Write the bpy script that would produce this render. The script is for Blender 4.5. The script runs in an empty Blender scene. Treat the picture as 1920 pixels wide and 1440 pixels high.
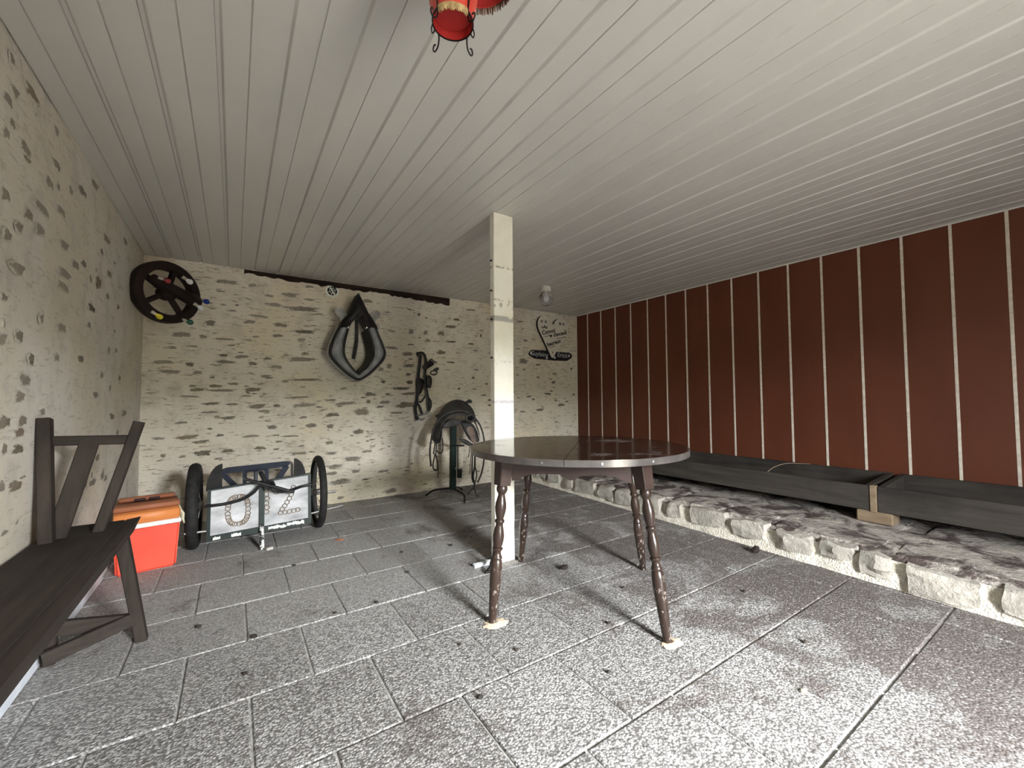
import bpy, bmesh, math, random
from mathutils import Vector, Matrix, Euler
from math import sin, cos, pi, radians
R = random.Random(7)
scene = bpy.context.scene
COL = scene.collection

# ------------------------------------------------------------------ camera
YAW, PIT, ROLL, FPX = .5897, .0369, -.0068, 779.8
fw = Vector((sin(YAW)*cos(PIT), cos(YAW)*cos(PIT), sin(PIT)))
rt = Vector((cos(YAW), -sin(YAW), 0)); up = rt.cross(fw)
r2 = rt*cos(ROLL)+up*sin(ROLL); u2 = -rt*sin(ROLL)+up*cos(ROLL)
cam = bpy.data.cameras.new('camera'); cam.sensor_width = 36; cam.lens = FPX/1920*36; cam.clip_start = .02
co = bpy.data.objects.new('camera', cam); COL.objects.link(co)
m = Matrix.Identity(4)
for i in range(3):
    m[i][0], m[i][1], m[i][2] = r2[i], u2[i], -fw[i]
m[2][3] = 1.0
co.matrix_world = m
scene.camera = co

# ------------------------------------------------------------------ sky and daylight
w = bpy.data.worlds.new('world'); scene.world = w; w.use_nodes = True
bg = w.node_tree.nodes['Background']; bg.inputs[0].default_value = (.925, .95, .985, 1); bg.inputs[1].default_value = 190.0
# the doorway behind the camera lets the sky in (portal for sampling only)
pl = bpy.data.lights.new('door_portal', 'AREA'); pl.shape = 'RECTANGLE'; pl.size = 0.70; pl.size_y = 1.9
pl.cycles.is_portal = True
po = bpy.data.objects.new('door_portal', pl); COL.objects.link(po)
po.location = (1.18, -1.96, .94); po.rotation_euler = (radians(90), 0, 0)
# +90 about X turns local -Z to +Y, into the room

vs = scene.view_settings
vs.view_transform = 'Standard'; vs.look = 'None'; vs.exposure = 0.5; vs.gamma = 1.0; vs.use_curve_mapping = False
scene.cycles.max_bounces = 10; scene.cycles.diffuse_bounces = 8; scene.cycles.glossy_bounces = 4
scene.cycles.sample_clamp_indirect = 8.0

# ------------------------------------------------------------------ materials
MATS = {}
class NT:
    def __init__(s, name):
        s.mat = bpy.data.materials.new(name); s.mat.use_nodes = True
        s.t = s.mat.node_tree; s.p = s.t.nodes['Principled BSDF']; MATS[name] = s.mat
    def n(s, typ, **kw):
        nd = s.t.nodes.new(typ)
        for k, v in kw.items():
            if k.startswith('i_'):
                nd.inputs[k[2:]].default_value = v
            else: setattr(nd, k, v)
        return nd
    def l(s, a, b): s.t.links.new(a, b)
    def coord(s, kind='Object', scale=(1,1,1)):
        if kind == 'World':
            src = s.n('ShaderNodeNewGeometry').outputs['Position']
        else:
            src = s.n('ShaderNodeTexCoord').outputs[kind]
        mp = s.n('ShaderNodeMapping'); mp.inputs['Scale'].default_value = scale
        s.l(src, mp.inputs[0]); return mp.outputs[0]
    def noise(s, vec, scale, detail=4, rough=.55, dist=0):
        nd = s.n('ShaderNodeTexNoise'); nd.inputs['Scale'].default_value = scale; nd.inputs['Detail'].default_value = detail
        nd.inputs['Roughness'].default_value = rough; nd.inputs['Distortion'].default_value = dist
        s.l(vec, nd.inputs['Vector']); return nd.outputs['Fac']
    def ramp(s, fac, stops):
        nd = s.n('ShaderNodeValToRGB'); e = nd.color_ramp.elements
        while len(e) < len(stops): e.new(.5)
        for el, (pos, c) in zip(e, stops):
            el.position = pos; el.color = (*c, 1) if len(c) == 3 else c
        s.l(fac, nd.inputs[0]); return nd.outputs[0]
    def mix(s, fac, a, b, blend='MIX'):
        nd = s.n('ShaderNodeMix', data_type='RGBA', blend_type=blend)
        for sock, v in ((nd.inputs[0], fac), (nd.inputs[6], a), (nd.inputs[7], b)):
            if hasattr(v, 'is_linked'): s.l(v, sock)
            elif isinstance(v, (int, float)): sock.default_value = v
            else: sock.default_value = (*v, 1)
        return nd.outputs[2]
    def math(s, op, a, b=0.0, c=None, clamp=False):
        nd = s.n('ShaderNodeMath', operation=op, use_clamp=clamp)
        for sock, v in zip(nd.inputs, (a, b, c)):
            if v is None: continue
            if hasattr(v, 'is_linked'): s.l(v, sock)
            else: sock.default_value = v
        return nd.outputs[0]
    def sep(s, vec):
        nd = s.n('ShaderNodeSeparateXYZ'); s.l(vec, nd.inputs[0]); return nd.outputs
    def sstep(s, v, a, b):
        nd = s.n('ShaderNodeMapRange', interpolation_type='SMOOTHSTEP'); s.l(v, nd.inputs[0])
        nd.inputs[1].default_value = a; nd.inputs[2].default_value = b
        return nd.outputs[0]
    def col(s, v):
        if hasattr(v, 'is_linked'): s.l(v, s.p.inputs['Base Color'])
        else: s.p.inputs['Base Color'].default_value = (*v, 1)
    def rough(s, v):
        if hasattr(v, 'is_linked'): s.l(v, s.p.inputs['Roughness'])
        else: s.p.inputs['Roughness'].default_value = v
    def bump(s, h, strength=.3, dist=.01):
        b = s.n('ShaderNodeBump'); b.inputs['Strength'].default_value = strength; b.inputs['Distance'].default_value = dist
        s.l(h, b.inputs['Height']); s.l(b.outputs[0], s.p.inputs['Normal'])

def simple(name, c1, c2=None, scale=8, rough=.6, bump=.15, metal=0, stretch=(1,1,1), kind='Object', lo=.35, hi=.65, bd=.005):
    t = NT(name); t.rough(rough); t.p.inputs['Specular IOR Level'].default_value = .22 if rough >= .4 else .5; t.p.inputs['Metallic'].default_value = metal
    v = t.coord(kind, stretch); f = t.noise(v, scale)
    t.col(t.ramp(f, [(lo, c1), (hi, c2 or c1)]))
    if bump: t.bump(t.noise(v, scale*4, 3), bump, bd)
    return t

# plaster: whitewash over rubble stone
def plaster(name, base, dirty, yellow):
    t = NT(name); v = t.coord('World'); t.rough(.92)
    big = t.noise(v, 1.3, 3); mid = t.noise(v, 7, 5, .65); fine = t.noise(v, 60, 3)
    c = t.mix(t.sstep(big, .42, .62), base, yellow)
    c = t.mix(t.math('MULTIPLY', t.sstep(mid, .47, .68), .7), c, dirty)
    vv = t.coord('World', (1.2, 1.2, 6)); st = t.noise(vv, 10, 5, .68, .5)
    c = t.mix(t.math('MULTIPLY', t.sstep(st, .565, .635), .8 if name == 'plaster_back' else .35), c, (.22,.175,.122))
    c = t.mix(t.math('MULTIPLY', t.sstep(fine, .55, .75), .25), c, (.35,.32,.27))
    t.col(c)
    h = t.math('ADD', t.math('MULTIPLY', mid, .7), t.math('MULTIPLY', fine, .25))
    t.bump(h, .55, .012)
    return t
plaster('plaster_back', (.66,.605,.51), (.47,.42,.345), (.64,.565,.425))
plaster('plaster_left', (.65,.61,.545), (.49,.455,.395), (.61,.555,.45))
t = NT('stone_patch')
v = t.coord('World'); at = t.n('ShaderNodeAttribute', attribute_name='edge')
oi = t.n('ShaderNodeObjectInfo')
c = t.ramp(oi.outputs['Random'], [(0,(.075,.058,.040)),(.35,(.13,.104,.072)),(.6,(.105,.088,.068)),(.82,(.165,.125,.082)),(1,(.16,.092,.056))])
n1 = t.noise(v, 22, 4); c = t.mix(t.sstep(n1,.35,.7), c, (.20,.165,.118))
dk = t.n('ShaderNodeAttribute', attribute_type='OBJECT', attribute_name='dark')
c = t.mix(t.math('SUBTRACT', .80, dk.outputs['Fac'], clamp=True), c, (.44,.405,.335))
ed = t.math('ADD', at.outputs['Fac'], t.math('MULTIPLY', t.math('SUBTRACT', t.noise(v, 45, 4, .7), .5), 1.3))
c = t.mix(t.sstep(ed, .62, .88), c, (.54,.50,.425))
t.col(c); t.rough(.95); t.bump(t.noise(v, 70, 3), .5, .006)

# washed-gravel concrete slab
t = NT('gravel_slab'); v = t.coord('World')
vo = t.n('ShaderNodeTexVoronoi', feature='F1'); vo.inputs['Scale'].default_value = 135; t.l(v, vo.inputs['Vector'])
hs = t.sep(vo.outputs['Color'])
c = t.ramp(hs[0], [(0,(.17,.165,.158)),(.35,(.32,.315,.30)),(.7,(.45,.445,.43)),(1,(.62,.61,.59))])
gap = t.sstep(vo.outputs['Distance'], .45, .75)
c = t.mix(t.math('MULTIPLY', gap, .85), c, (.11,.10,.092))
xyz = t.sep(v)
oi = t.n('ShaderNodeObjectInfo')
tone = t.ramp(oi.outputs['Random'], [(0,(.68,.67,.66)),(1,(.86,.86,.855))])
c = t.mix(1.0, c, tone, 'MULTIPLY')
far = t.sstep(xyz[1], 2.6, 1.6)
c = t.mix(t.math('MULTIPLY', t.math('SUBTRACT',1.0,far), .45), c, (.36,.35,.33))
c = t.mix(t.math('MULTIPLY', t.sstep(t.noise(v, 14, 4, .7), .63, .70), .6), c, (.10,.085,.075))
# trodden-in brown dirt: patchy, more of it towards the stone ledge
d1 = t.noise(t.coord('World',(1,1,1)), 2.6, 6, .7, .6); side = t.math('MULTIPLY', t.sstep(xyz[0], .9, 2.6), .22)
dm = t.sstep(t.math('ADD', d1, side), .55, .70)
ho = t.math('SUBTRACT', 1.0, t.math('MULTIPLY', t.sstep(hs[1], .45, .95), .55))
c = t.mix(t.math('MULTIPLY', dm, t.math('MULTIPLY', ho, .85)), c, (.075,.058,.05))
rust = t.sstep(t.noise(v, 1.7, 4, .6), .66, .76)
c = t.mix(t.math('MULTIPLY', rust, .35), c, (.28,.20,.14))
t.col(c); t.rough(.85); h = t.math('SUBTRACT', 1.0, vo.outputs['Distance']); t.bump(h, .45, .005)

simple('mortar', (.24,.23,.215), (.42,.41,.385), 30, .95, .4)
simple('pvc', (.545,.535,.50), (.58,.57,.535), 1.5, .27, .0)
t = MATS['pvc'].node_tree
simple('pvc_back', (.25,.25,.24), None, 4, .6, 0)
t = simple('red_board', (.090,.026,.0125), (.108,.032,.0155), 3, .5, .06, stretch=(1,1,.3), kind='World')
t.p.inputs['Specular IOR Level'].default_value = .25
simple('joint_strip', (.52,.47,.39), (.66,.61,.52), 40, .7, .2, kind='World')
simple('front_timber', (.045,.032,.024), (.08,.06,.045), 5, .9, .3)
simple('outer_render', (.45,.42,.37), (.55,.52,.46), 5, .95, .3)
simple('yard_gravel', (.085,.075,.06), (.13,.115,.095), 12, .95, .3)
simple('hedge_leaf', (.055,.06,.035), (.09,.10,.06), 6, .9, .6)
def wood(name, c1, c2, rough=.55, sc=6, stretch=(1,1,.08), bump=.25):
    t = NT(name); v = t.coord('Object', stretch); t.rough(rough); t.p.inputs['Specular IOR Level'].default_value = .18 if rough > .5 else .4
    f = t.noise(v, sc*4, 6, .65, .5); g = t.noise(t.coord('Object'), 3, 3)
    c = t.ramp(f, [(.3,c1),(.7,c2)])
    t.col(t.mix(t.math('MULTIPLY', t.sstep(g,.45,.7), .5), c, tuple(x*.6 for x in c1)))
    t.bump(f, bump, .004); return t
t = wood('table_leg_wood', (.018,.0105,.008), (.040,.024,.017), .3)
base = t.p.inputs['Base Color'].links[0].from_socket; wv = t.coord('World'); wz = t.sep(wv)[2]
wr_m = t.math('MULTIPLY', t.sstep(wz, .34, .12), t.sstep(t.noise(t.coord('World',(1,1,.6)), 60, 3, .6), .56, .64))
t.col(t.mix(t.math('MULTIPLY', wr_m, .7), base, (.26,.23,.20)))
wood('apron_wood', (0.03,0.017,0.0135), (0.0425,0.025,0.02), .42, 5, (.15,.15,1))
wood('bench_wood_y', (0.0216,0.01656,0.01296), (0.0432,0.03384,0.02736), .75, 6, (1,.08,1), .5)
wood('bench_wood_z', (0.0216,0.01656,0.01296), (0.04608,0.036,0.0288), .75, 6, (1,1,.08), .5)
wood('bench_wood_x', (0.0216,0.01656,0.01296), (0.0432,0.03384,0.02736), .75, 6, (.08,1,1), .5)
wood('trough_wood', (0.025,0.0225,0.02), (0.0625,0.054,0.046), .8, 5, (1,.07,1), .5)
wood('raw_wood', (0.154,0.112,0.07), (0.252,0.189,0.126), .8, 6, (1,.2,1), .4)
wood('beam_wood', (0.01225,0.007,0.00525), (0.035,0.021,0.01575), .9, 6, (.1,1,1), .6)
wood('wheel_wood', (0.01,0.0065,0.005), (0.0225,0.014,0.0105), .55, 5, (1,1,1), .3)
# table laminate with dust
t = NT('table_top'); v = t.coord('World'); st = t.noise(t.coord('World',(8,1.2,1)), 5, 5, .6, .8)
rot = t.n('ShaderNodeMapping'); rot.inputs['Rotation'].default_value = (0,0,radians(-47)); t.l(v, rot.inputs[0])
rs = t.n('ShaderNodeMapping'); rs.inputs['Scale'].default_value = (1.0,9,1); t.l(rot.outputs[0], rs.inputs[0])
gr = t.noise(rs.outputs[0], 9, 5, .6, .3)
c = t.ramp(gr, [(.3,(.020,.011,.008)),(.7,(.048,.026,.019))])
dust = t.math('MULTIPLY', t.sstep(t.noise(v, 4.5, 5, .65), .52, .72), .16)
t.col(t.mix(dust, c, (.42,.42,.42))); t.rough(t.math('ADD', .13, t.math('MULTIPLY', dust, 1.6)))
simple('edge_band', (0.0675,0.06,0.05625), (0.1125,0.1013,0.09375), 10, .3, .05, .4)
# painted post with scuffs
t = NT('post_paint'); v = t.coord('World'); xyz = t.sep(v); t.rough(.5)
big = t.noise(v, 9, 4); c = t.mix(t.sstep(big,.4,.7), (.83,.80,.70), (.78,.74,.62))
def band(z, hw, amt, col, sc=(60,60,150), th=.5):
    global c
    d = t.math('ABSOLUTE', t.math('SUBTRACT', xyz[2], z)); mk = t.sstep(d, hw, hw*.55)
    nn = t.sstep(t.noise(t.coord('World', sc), .35, 3, .6), th-.06, th+.06)
    c = t.mix(t.math('MULTIPLY', t.math('MULTIPLY', mk, nn), amt), c, col)
band(1.505, .022, .75, (.20,.19,.18), (30,30,60), .40)
band(1.60, .035, .8, (.25,.20,.15), (90,90,90), .56)
band(1.83, .008, .8, (.2,.17,.13), (90,90,90), .5)
band(.985, .012, .5, (.30,.27,.42), (110,110,160), .42)
band(1.235, .008, .35, (.3,.3,.3), (60,60,60), .5)
sp = t.sstep(t.noise(v, 75, 2), .69, .73); c = t.mix(t.math('MULTIPLY', sp, .5), c, (.45,.38,.28))
t.col(c); t.bump(big, .1, .01)
simple('lit_whitewash', (.62,.66,.72), (.74,.77,.80), 9, .7, .2, kind='World')  # whitewash with the bluish daylight on the wall foot put into the colour
# ledge
t = NT('ledge_top'); v = t.coord('World'); n1 = t.noise(v, 5, 6, .7, .6); n2 = t.noise(v, 26, 5, .7)
c = t.ramp(n2, [(.3,(.26,.23,.20)),(.7,(.55,.51,.45))])
c = t.mix(t.sstep(n1,.44,.60), c, (.060,.042,.036)); t.col(c); t.rough(.9); t.bump(t.math('ADD', n1, n2), .9, .02)
t = NT('ledge_stone'); v = t.coord('World'); n1 = t.noise(v, 18, 6, .7); n2 = t.noise(v, 4, 3)
oi = t.n('ShaderNodeObjectInfo')
c = t.ramp(n1, [(.3,(.27,.25,.215)),(.7,(.58,.54,.46))]); c = t.mix(t.math('MULTIPLY', oi.outputs['Random'], .55), c, (.23,.22,.19))
t.col(c); t.rough(.9); t.bump(n1, .9, .02)
simple('ledge_mortar', (.56,.52,.43), (.74,.70,.60), 25, .95, .8, kind='World', bd=.015)
# leather, metal, plastics, cloth
simple('leather_black', (0.0072,0.0066,0.0066), (0.018,0.0162,0.0156), 14, .45, .25)
simple('leather_grey', (0.0325,0.03055,0.0299), (0.06175,0.0585,0.0559), 16, .6, .3)
simple('leather_tan', (.13,.095,.075), (.21,.16,.13), 14, .6, .25)
simple('ticking_grey', (0.168,0.175,0.189), (0.294,0.301,0.315), 12, .6, .4)
simple('metal_dark', (0.012,0.012,0.012), (0.03,0.03,0.0288), 12, .4, .15, .6)
simple('metal_grey', (.22,.21,.20), (.36,.35,.33), 18, .4, .15, .7)
simple('stud_steel', (.8,.8,.78), None, 5, .25, 0, 1)
simple('hame_plate', (0.176,0.168,0.16), (0.272,0.264,0.248), 18, .5, .15, .4)
simple('rubber_black', (.008,.008,.009), (.017,.016,.017), 20, .32, .1)
simple('tyre', (0.0112,0.0105,0.0105), (0.0252,0.0238,0.0231), 20, .7, .3)
simple('fender', (0.012,0.0108,0.0102), (0.027,0.0252,0.024), 10, .6, .2)
simple('white_paint_board', (.24,.24,.245), (.62,.625,.63), 9, .7, .25, stretch=(.5,1,1), lo=.3, hi=.62)
simple('green_paint', (.005,.012,.010), (.009,.020,.016), 12, .45, .15)
t = NT('chipped_leg'); v = t.coord('Object'); f = t.sstep(t.noise(v, 30, 4, .7), .46, .52); t.rough(.5)
t.col(t.mix(f, (.02,.025,.024), (.68,.68,.66)))
simple('chip_white', (.68,.68,.62), (.78,.78,.70), 40, .6, .1)
simple('blue_plastic', (.010,.014,.028), (.018,.024,.044), 8, .6, .05)
simple('galvanised', (0.21,0.217,0.231), (0.315,0.322,0.336), 20, .35, .1, .8)
simple('chain_rust', (.23,.17,.12), (.42,.34,.26), 30, .45, .2, .6)
simple('cooler_red', (.70,.068,.036), (.75,.085,.045), 5, .38, .04)
simple('cooler_orange', (.60,.20,.055), (.66,.24,.075), 5, .40, .04)
simple('cooler_white', (.85,.86,.82), None, 5, .45, .03)
simple('cooler_cream', (.66,.62,.44), (.74,.70,.52), 8, .5, .05)
simple('cooler_shaded_brown', (.27,.10,.05), (.31,.125,.065), 5, .5, .04)  # brown of the upper lid, with the shade lying on it mixed in
simple('cooler_dark', (.035,.018,.020), None, 5, .6, 0)
simple('heart_cream', (.60,.55,.46), (.66,.61,.51), 6, .7, .05)
simple('sign_black', (.012,.009,.012), (.022,.017,.020), 8, .5, .05)
simple('ink_black', (.02,.018,.018), None, 5, .6, 0)
simple('chalk_white', (.50,.50,.50), None, 5, .7, 0)
simple('paint_ochre', (.25,.19,.13), None, 5, .7, 0)
simple('vent_white', (.78,.77,.70), None, 5, .4, 0)
simple('void_black', (.004,.004,.004), None, 5, .9, 0)
simple('socket_cream', (.42,.39,.32), None, 5, .5, 0)
for nm, cc in (('bulb_white',(.85,.86,.86)),('bulb_red',(.22,.018,.02)),('bulb_blue',(.01,.03,.20)),('bulb_yellow',(.72,.62,.04)),('bulb_green',(.012,.085,.05))):
    simple(nm, cc, None, 5, .15, 0)
t = simple('lantern_red', (0.496,0.04,0.024), (0.56,0.06,0.036), 6, .35, .05); t.p.inputs['Transmission Weight'].default_value = 0.0
t.p.inputs['Subsurface Weight'].default_value = .0
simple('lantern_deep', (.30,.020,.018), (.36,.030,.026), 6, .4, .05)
simple('fringe_gold', (.32,.22,.10), (.62,.47,.24), 60, .5, .3)
simple('fringe_brown', (.10,.045,.03), (.20,.10,.06), 60, .7, .3)
simple('lamp_white', (.75,.74,.66), None, 5, .4, 0)
t = NT('clear_glass'); t.col((.9,.92,.92)); t.rough(.06); t.p.inputs['Transmission Weight'].default_value = .96; t.p.inputs['IOR'].default_value = 1.25
simple('sawdust', (.62,.48,.33), (.78,.66,.50), 60, .95, .6)
simple('dung', (0.0176,0.0136,0.012), (0.04,0.032,0.0272), 30, .85, .5)
simple('rubble', (.45,.43,.39), (.60,.57,.52), 30, .9, .5)
simple('dry_leaf', (.33,.10,.05), (.42,.16,.08), 30, .8, .3)
simple('pale_leaf', (.62,.50,.28), None, 30, .8, .2)
simple('twine', (.30,.22,.15), None, 30, .9, 0)
simple('lit_edge_pale', (.66,.71,.76), (.75,.79,.82), 12, .6, .1)

# ------------------------------------------------------------------ mesh helpers
ROOT = {}
class MB:
    def __init__(s): s.v = []; s.f = []; s.e = None
    def add(s, verts, faces, M=None):
        o = len(s.v)
        for p in verts: s.v.append((M @ Vector(p)) if M is not None else Vector(p))
        for f in faces: s.f.append([i+o for i in f])
        return s
    def box(s, lo, hi, M=None, bev=0):
        (a,b,c),(d,e,f) = lo, hi
        if not bev:
            return s.add([(a,b,c),(d,b,c),(d,e,c),(a,e,c),(a,b,f),(d,b,f),(d,e,f),(a,e,f)],
                [(0,3,2,1),(4,5,6,7),(0,1,5,4),(1,2,6,5),(2,3,7,6),(3,0,4,7)], M)
        bm = bmesh.new(); bmesh.ops.create_cube(bm, size=1)
        for p in bm.verts: p.co = Vector(((a+d)/2+p.co.x*(d-a), (b+e)/2+p.co.y*(e-b), (c+f)/2+p.co.z*(f-c)))
        bmesh.ops.bevel(bm, geom=bm.edges[:], offset=bev, segments=1, affect='EDGES')
        return s.bm(bm, M)
    def bm(s, bm, M=None):
        bm.verts.index_update()
        s.add([p.co.copy() for p in bm.verts], [[p.index for p in f.verts] for f in bm.faces], M); bm.free(); return s
    def beam(s, p0, p1, w, h, side=(1,0,0), bev=.003, w1=None, h1=None):
        # bar from p0 to p1, w across `side`, h across the third axis
        p0, p1 = Vector(p0), Vector(p1); z = (p1-p0).normalized(); x = Vector(side); x = (x - z*x.dot(z)).normalized(); y = z.cross(x)
        w1 = w if w1 is None else w1; h1 = h if h1 is None else h1
        vs = []
        for c, ww, hh in ((p0,w,h),(p1,w1,h1)):
            b = min(bev, ww*.3, hh*.3)
            for sx, sy in ((-1,-1),(1,-1),(1,1),(-1,1)):
                for k in ((0,1) if sx*sy>0 else (1,0)):
                    ax = ww/2-(b if k else 0); ay = hh/2-(0 if k else b)
                    vs.append(c+x*sx*ax+y*sy*ay)
        fs = [[i,(i+1)%8,8+(i+1)%8,8+i] for i in range(8)]+[[7,6,5,4,3,2,1,0],[8,9,10,11,12,13,14,15]]
        return s.add(vs, fs)
    def tube(s, pts, r, seg=8, closed=False, flat=None, up=None):
        pts = [Vector(p) for p in pts]; n = len(pts)
        rr = r if isinstance(r, (list, tuple)) else [r]*n
        vs, fs = [], []; prev = None
        for i, p in enumerate(pts):
            a = pts[(i-1) % n] if (closed or i > 0) else p; b = pts[(i+1) % n] if (closed or i < n-1) else p
            tg = (b-a).normalized()
            if up is not None: u = Vector(up)
            elif prev is None: u = Vector((0,0,1)) if abs(tg.z) < .9 else Vector((0,1,0))
            else: u = prev
            x = (u - tg*u.dot(tg)).normalized(); y = tg.cross(x); prev = x
            for k in range(seg):
                an = 2*pi*k/seg; vs.append(p + x*cos(an)*rr[i]*(flat or 1) + y*sin(an)*rr[i])
        m_ = n if closed else n-1
        for i in range(m_):
            for k in range(seg):
                a = i*seg+k; b = i*seg+(k+1)%seg; c = ((i+1)%n)*seg+(k+1)%seg; d = ((i+1)%n)*seg+k
                fs.append([a,b,c,d])
        if not closed: fs += [list(range(seg))[::-1], [(n-1)*seg+k for k in range(seg)]]
        return s.add(vs, fs)
    def lathe(s, prof, base=(0,0,0), axis=(0,0,1), seg=20, caps=True):
        z = Vector(axis).normalized(); x = Vector((1,0,0)) if abs(z.x) < .9 else Vector((0,1,0)); x = (x-z*x.dot(z)).normalized(); y = z.cross(x)
        base = Vector(base); vs, fs = [], []; n = len(prof)
        for r, h in prof:
            for k in range(seg):
                a = 2*pi*k/seg; vs.append(base+z*h+(x*cos(a)+y*sin(a))*r)
        for i in range(n-1):
            for k in range(seg): fs.append([i*seg+k, i*seg+(k+1)%seg, (i+1)*seg+(k+1)%seg, (i+1)*seg+k])
        if caps: fs += [list(range(seg))[::-1], [(n-1)*seg+k for k in range(seg)]]
        return s.add(vs, fs)
    def prism(s, outline, d, M=None):
        # outline in local XZ, extruded along local Y from 0 to d
        n = len(outline); vs = [(x,0,z) for x, z in outline]+[(x,d,z) for x, z in outline]
        fs = [list(range(n)), [2*n-1-i for i in range(n)]]+[[i,n+i,n+(i+1)%n,(i+1)%n] for i in range(n)]
        return s.add(vs, fs, M)
    def build(s, name, mat, parent=None, smooth=False, angle=40):
        off = ROOT.get(parent.name, Vector()) if parent else Vector()
        me = bpy.data.meshes.new(name); me.from_pydata([p-off for p in s.v], [], s.f); 
        bm = bmesh.new(); bm.from_mesh(me); bmesh.ops.recalc_face_normals(bm, faces=bm.faces[:])
        for f in bm.faces: f.smooth = smooth
        if smooth:
            for e in bm.edges:
                if len(e.link_faces) == 2 and e.calc_face_angle(0) > radians(angle): e.smooth = False
        bm.to_mesh(me); bm.free()
        me.materials.append(MATS[mat]); o = bpy.data.objects.new(name, me); COL.objects.link(o)
        if parent: o.parent = parent; ROOT[o.name] = off
        return o
def tag(o, label=None, cat=None, group=None, kind=None):
    if label: o['label'] = label
    if cat: o['category'] = cat
    if group: o['group'] = group
    if kind: o['kind'] = kind
    return o
def thing(name, label, cat, loc, group=None):
    o = bpy.data.objects.new(name, None); COL.objects.link(o); o.location = loc; o.empty_display_size = .1
    ROOT[o.name] = Vector(loc); return tag(o, label, cat, group)
def struct(name, mb, mat, **k): return tag(mb.build(name, mat, **k), kind='structure')
def inst(name, me, parent, loc, rot=(0,0,0), scl=(1,1,1)):
    o = bpy.data.objects.new(name, me); COL.objects.link(o); o.parent = parent
    off = ROOT.get(parent.name, Vector()); o.location = Vector(loc)-off; o.rotation_euler = rot; o.scale = scl; return o
def text(name, body, size, mat, parent, M, extrude=.0008, shear=0, bold=0):
    cu = bpy.data.curves.new(name, 'FONT'); cu.body = body; cu.size = size; cu.extrude = extrude; cu.align_x = 'CENTER'; cu.align_y = 'CENTER'
    cu.shear = shear; cu.offset = bold; cu.resolution_u = 3
    tmp = bpy.data.objects.new('tmp_text', cu); COL.objects.link(tmp)
    me = bpy.data.meshes.new_from_object(tmp.evaluated_get(bpy.context.evaluated_depsgraph_get())); bpy.data.objects.remove(tmp)
    off = ROOT.get(parent.name, Vector()); me.transform(Matrix.Translation(-off) @ M); me.materials.clear(); me.materials.append(MATS[mat]); me.name = name
    o = bpy.data.objects.new(name, me); COL.objects.link(o); o.parent = parent; ROOT[o.name] = off; return o
def frame(o, x, z):
    # matrix: local X -> x, local Z -> z, local Y -> z cross x
    x = Vector(x).normalized(); z = Vector(z).normalized(); y = z.cross(x).normalized()
    mm = Matrix.Identity(4)
    for i in range(3): mm[i][0], mm[i][1], mm[i][2], mm[i][3] = x[i], y[i], z[i], o[i]
    return mm
def catmull(p, n=6, closed=False):
    p = [Vector(q) for q in p]; out = []; L = len(p)
    rng = range(L if closed else L-1)
    g = (lambda i: p[i % L]) if closed else (lambda i: p[max(0, min(L-1, i))])
    for i in rng:
        a, b, c, d = g(i-1), g(i), g(i+1), g(i+2)
        for k in range(n):
            t_ = k/n; out.append(.5*((2*b)+(c-a)*t_+(2*a-5*b+4*c-d)*t_**2+(3*b-a-3*c+d)*t_**3))
    if not closed: out.append(p[-1])
    return out
def blob(seed, seg=8, rings=5, j=.18):
    rr = random.Random(seed); bm = bmesh.new(); bmesh.ops.create_icosphere(bm, subdivisions=1, radius=1)
    for p in bm.verts: p.co *= 1+rr.uniform(-j, j)
    return bm

# ------------------------------------------------------------------ setting
X0, X1, Y0, Y1, H = -.61, 4.03, -1.6, 4.357, 2.173
fl = struct('floor', MB().box((X0-.3,Y0-.35,-.12),(X1+.3,Y1+.3,-.006)), 'mortar'); ROOT['floor'] = Vector()
P = .3965; row = 0; y = 1.30-8*P
slab_cache = {}
def slab(x0, x1, y0, y1):
    g = .0035; x0 = max(x0+g, X0+.002); x1 = min(x1-g, X1-.002); y0 = max(y0+g, Y0+.002); y1 = min(y1-g, Y1-.002)
    if x1-x0 < .02 or y1-y0 < .02: return
    key = (round(x1-x0,3), round(y1-y0,3))
    if key not in slab_cache:
        w2, h2 = (x1-x0)/2, (y1-y0)/2
        mb = MB(); b = .004
        mb.add([(-w2,-h2,-.03),(w2,-h2,-.03),(w2,h2,-.03),(-w2,h2,-.03),(-w2,-h2,-b),(w2,-h2,-b),(w2,h2,-b),(-w2,h2,-b),(-w2+b,-h2+b,0),(w2-b,-h2+b,0),(w2-b,h2-b,0),(-w2+b,h2-b,0)],
            [(0,1,5,4),(1,2,6,5),(2,3,7,6),(3,0,4,7),(4,5,9,8),(5,6,10,9),(6,7,11,10),(7,4,8,11),(8,9,10,11),(3,2,1,0)])
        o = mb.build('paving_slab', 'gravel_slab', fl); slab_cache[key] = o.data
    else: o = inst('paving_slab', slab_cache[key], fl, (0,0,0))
    o.location = ((x0+x1)/2, (y0+y1)/2, R.uniform(-.0012,.0012)); o.rotation_euler = (R.uniform(-.002,.002), R.uniform(-.002,.002), 0)
k = -8
while 1.30+k*P < Y1:
    y0 = 1.30+k*P; off = .06 if k % 2 == 0 else -.138
    for i in range(-3, 9):
        xa = off+i*P
        if xa > 3.1 or xa+P < X0: continue
        slab(xa, xa+P, y0, y0+P)
    k += 1

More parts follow.
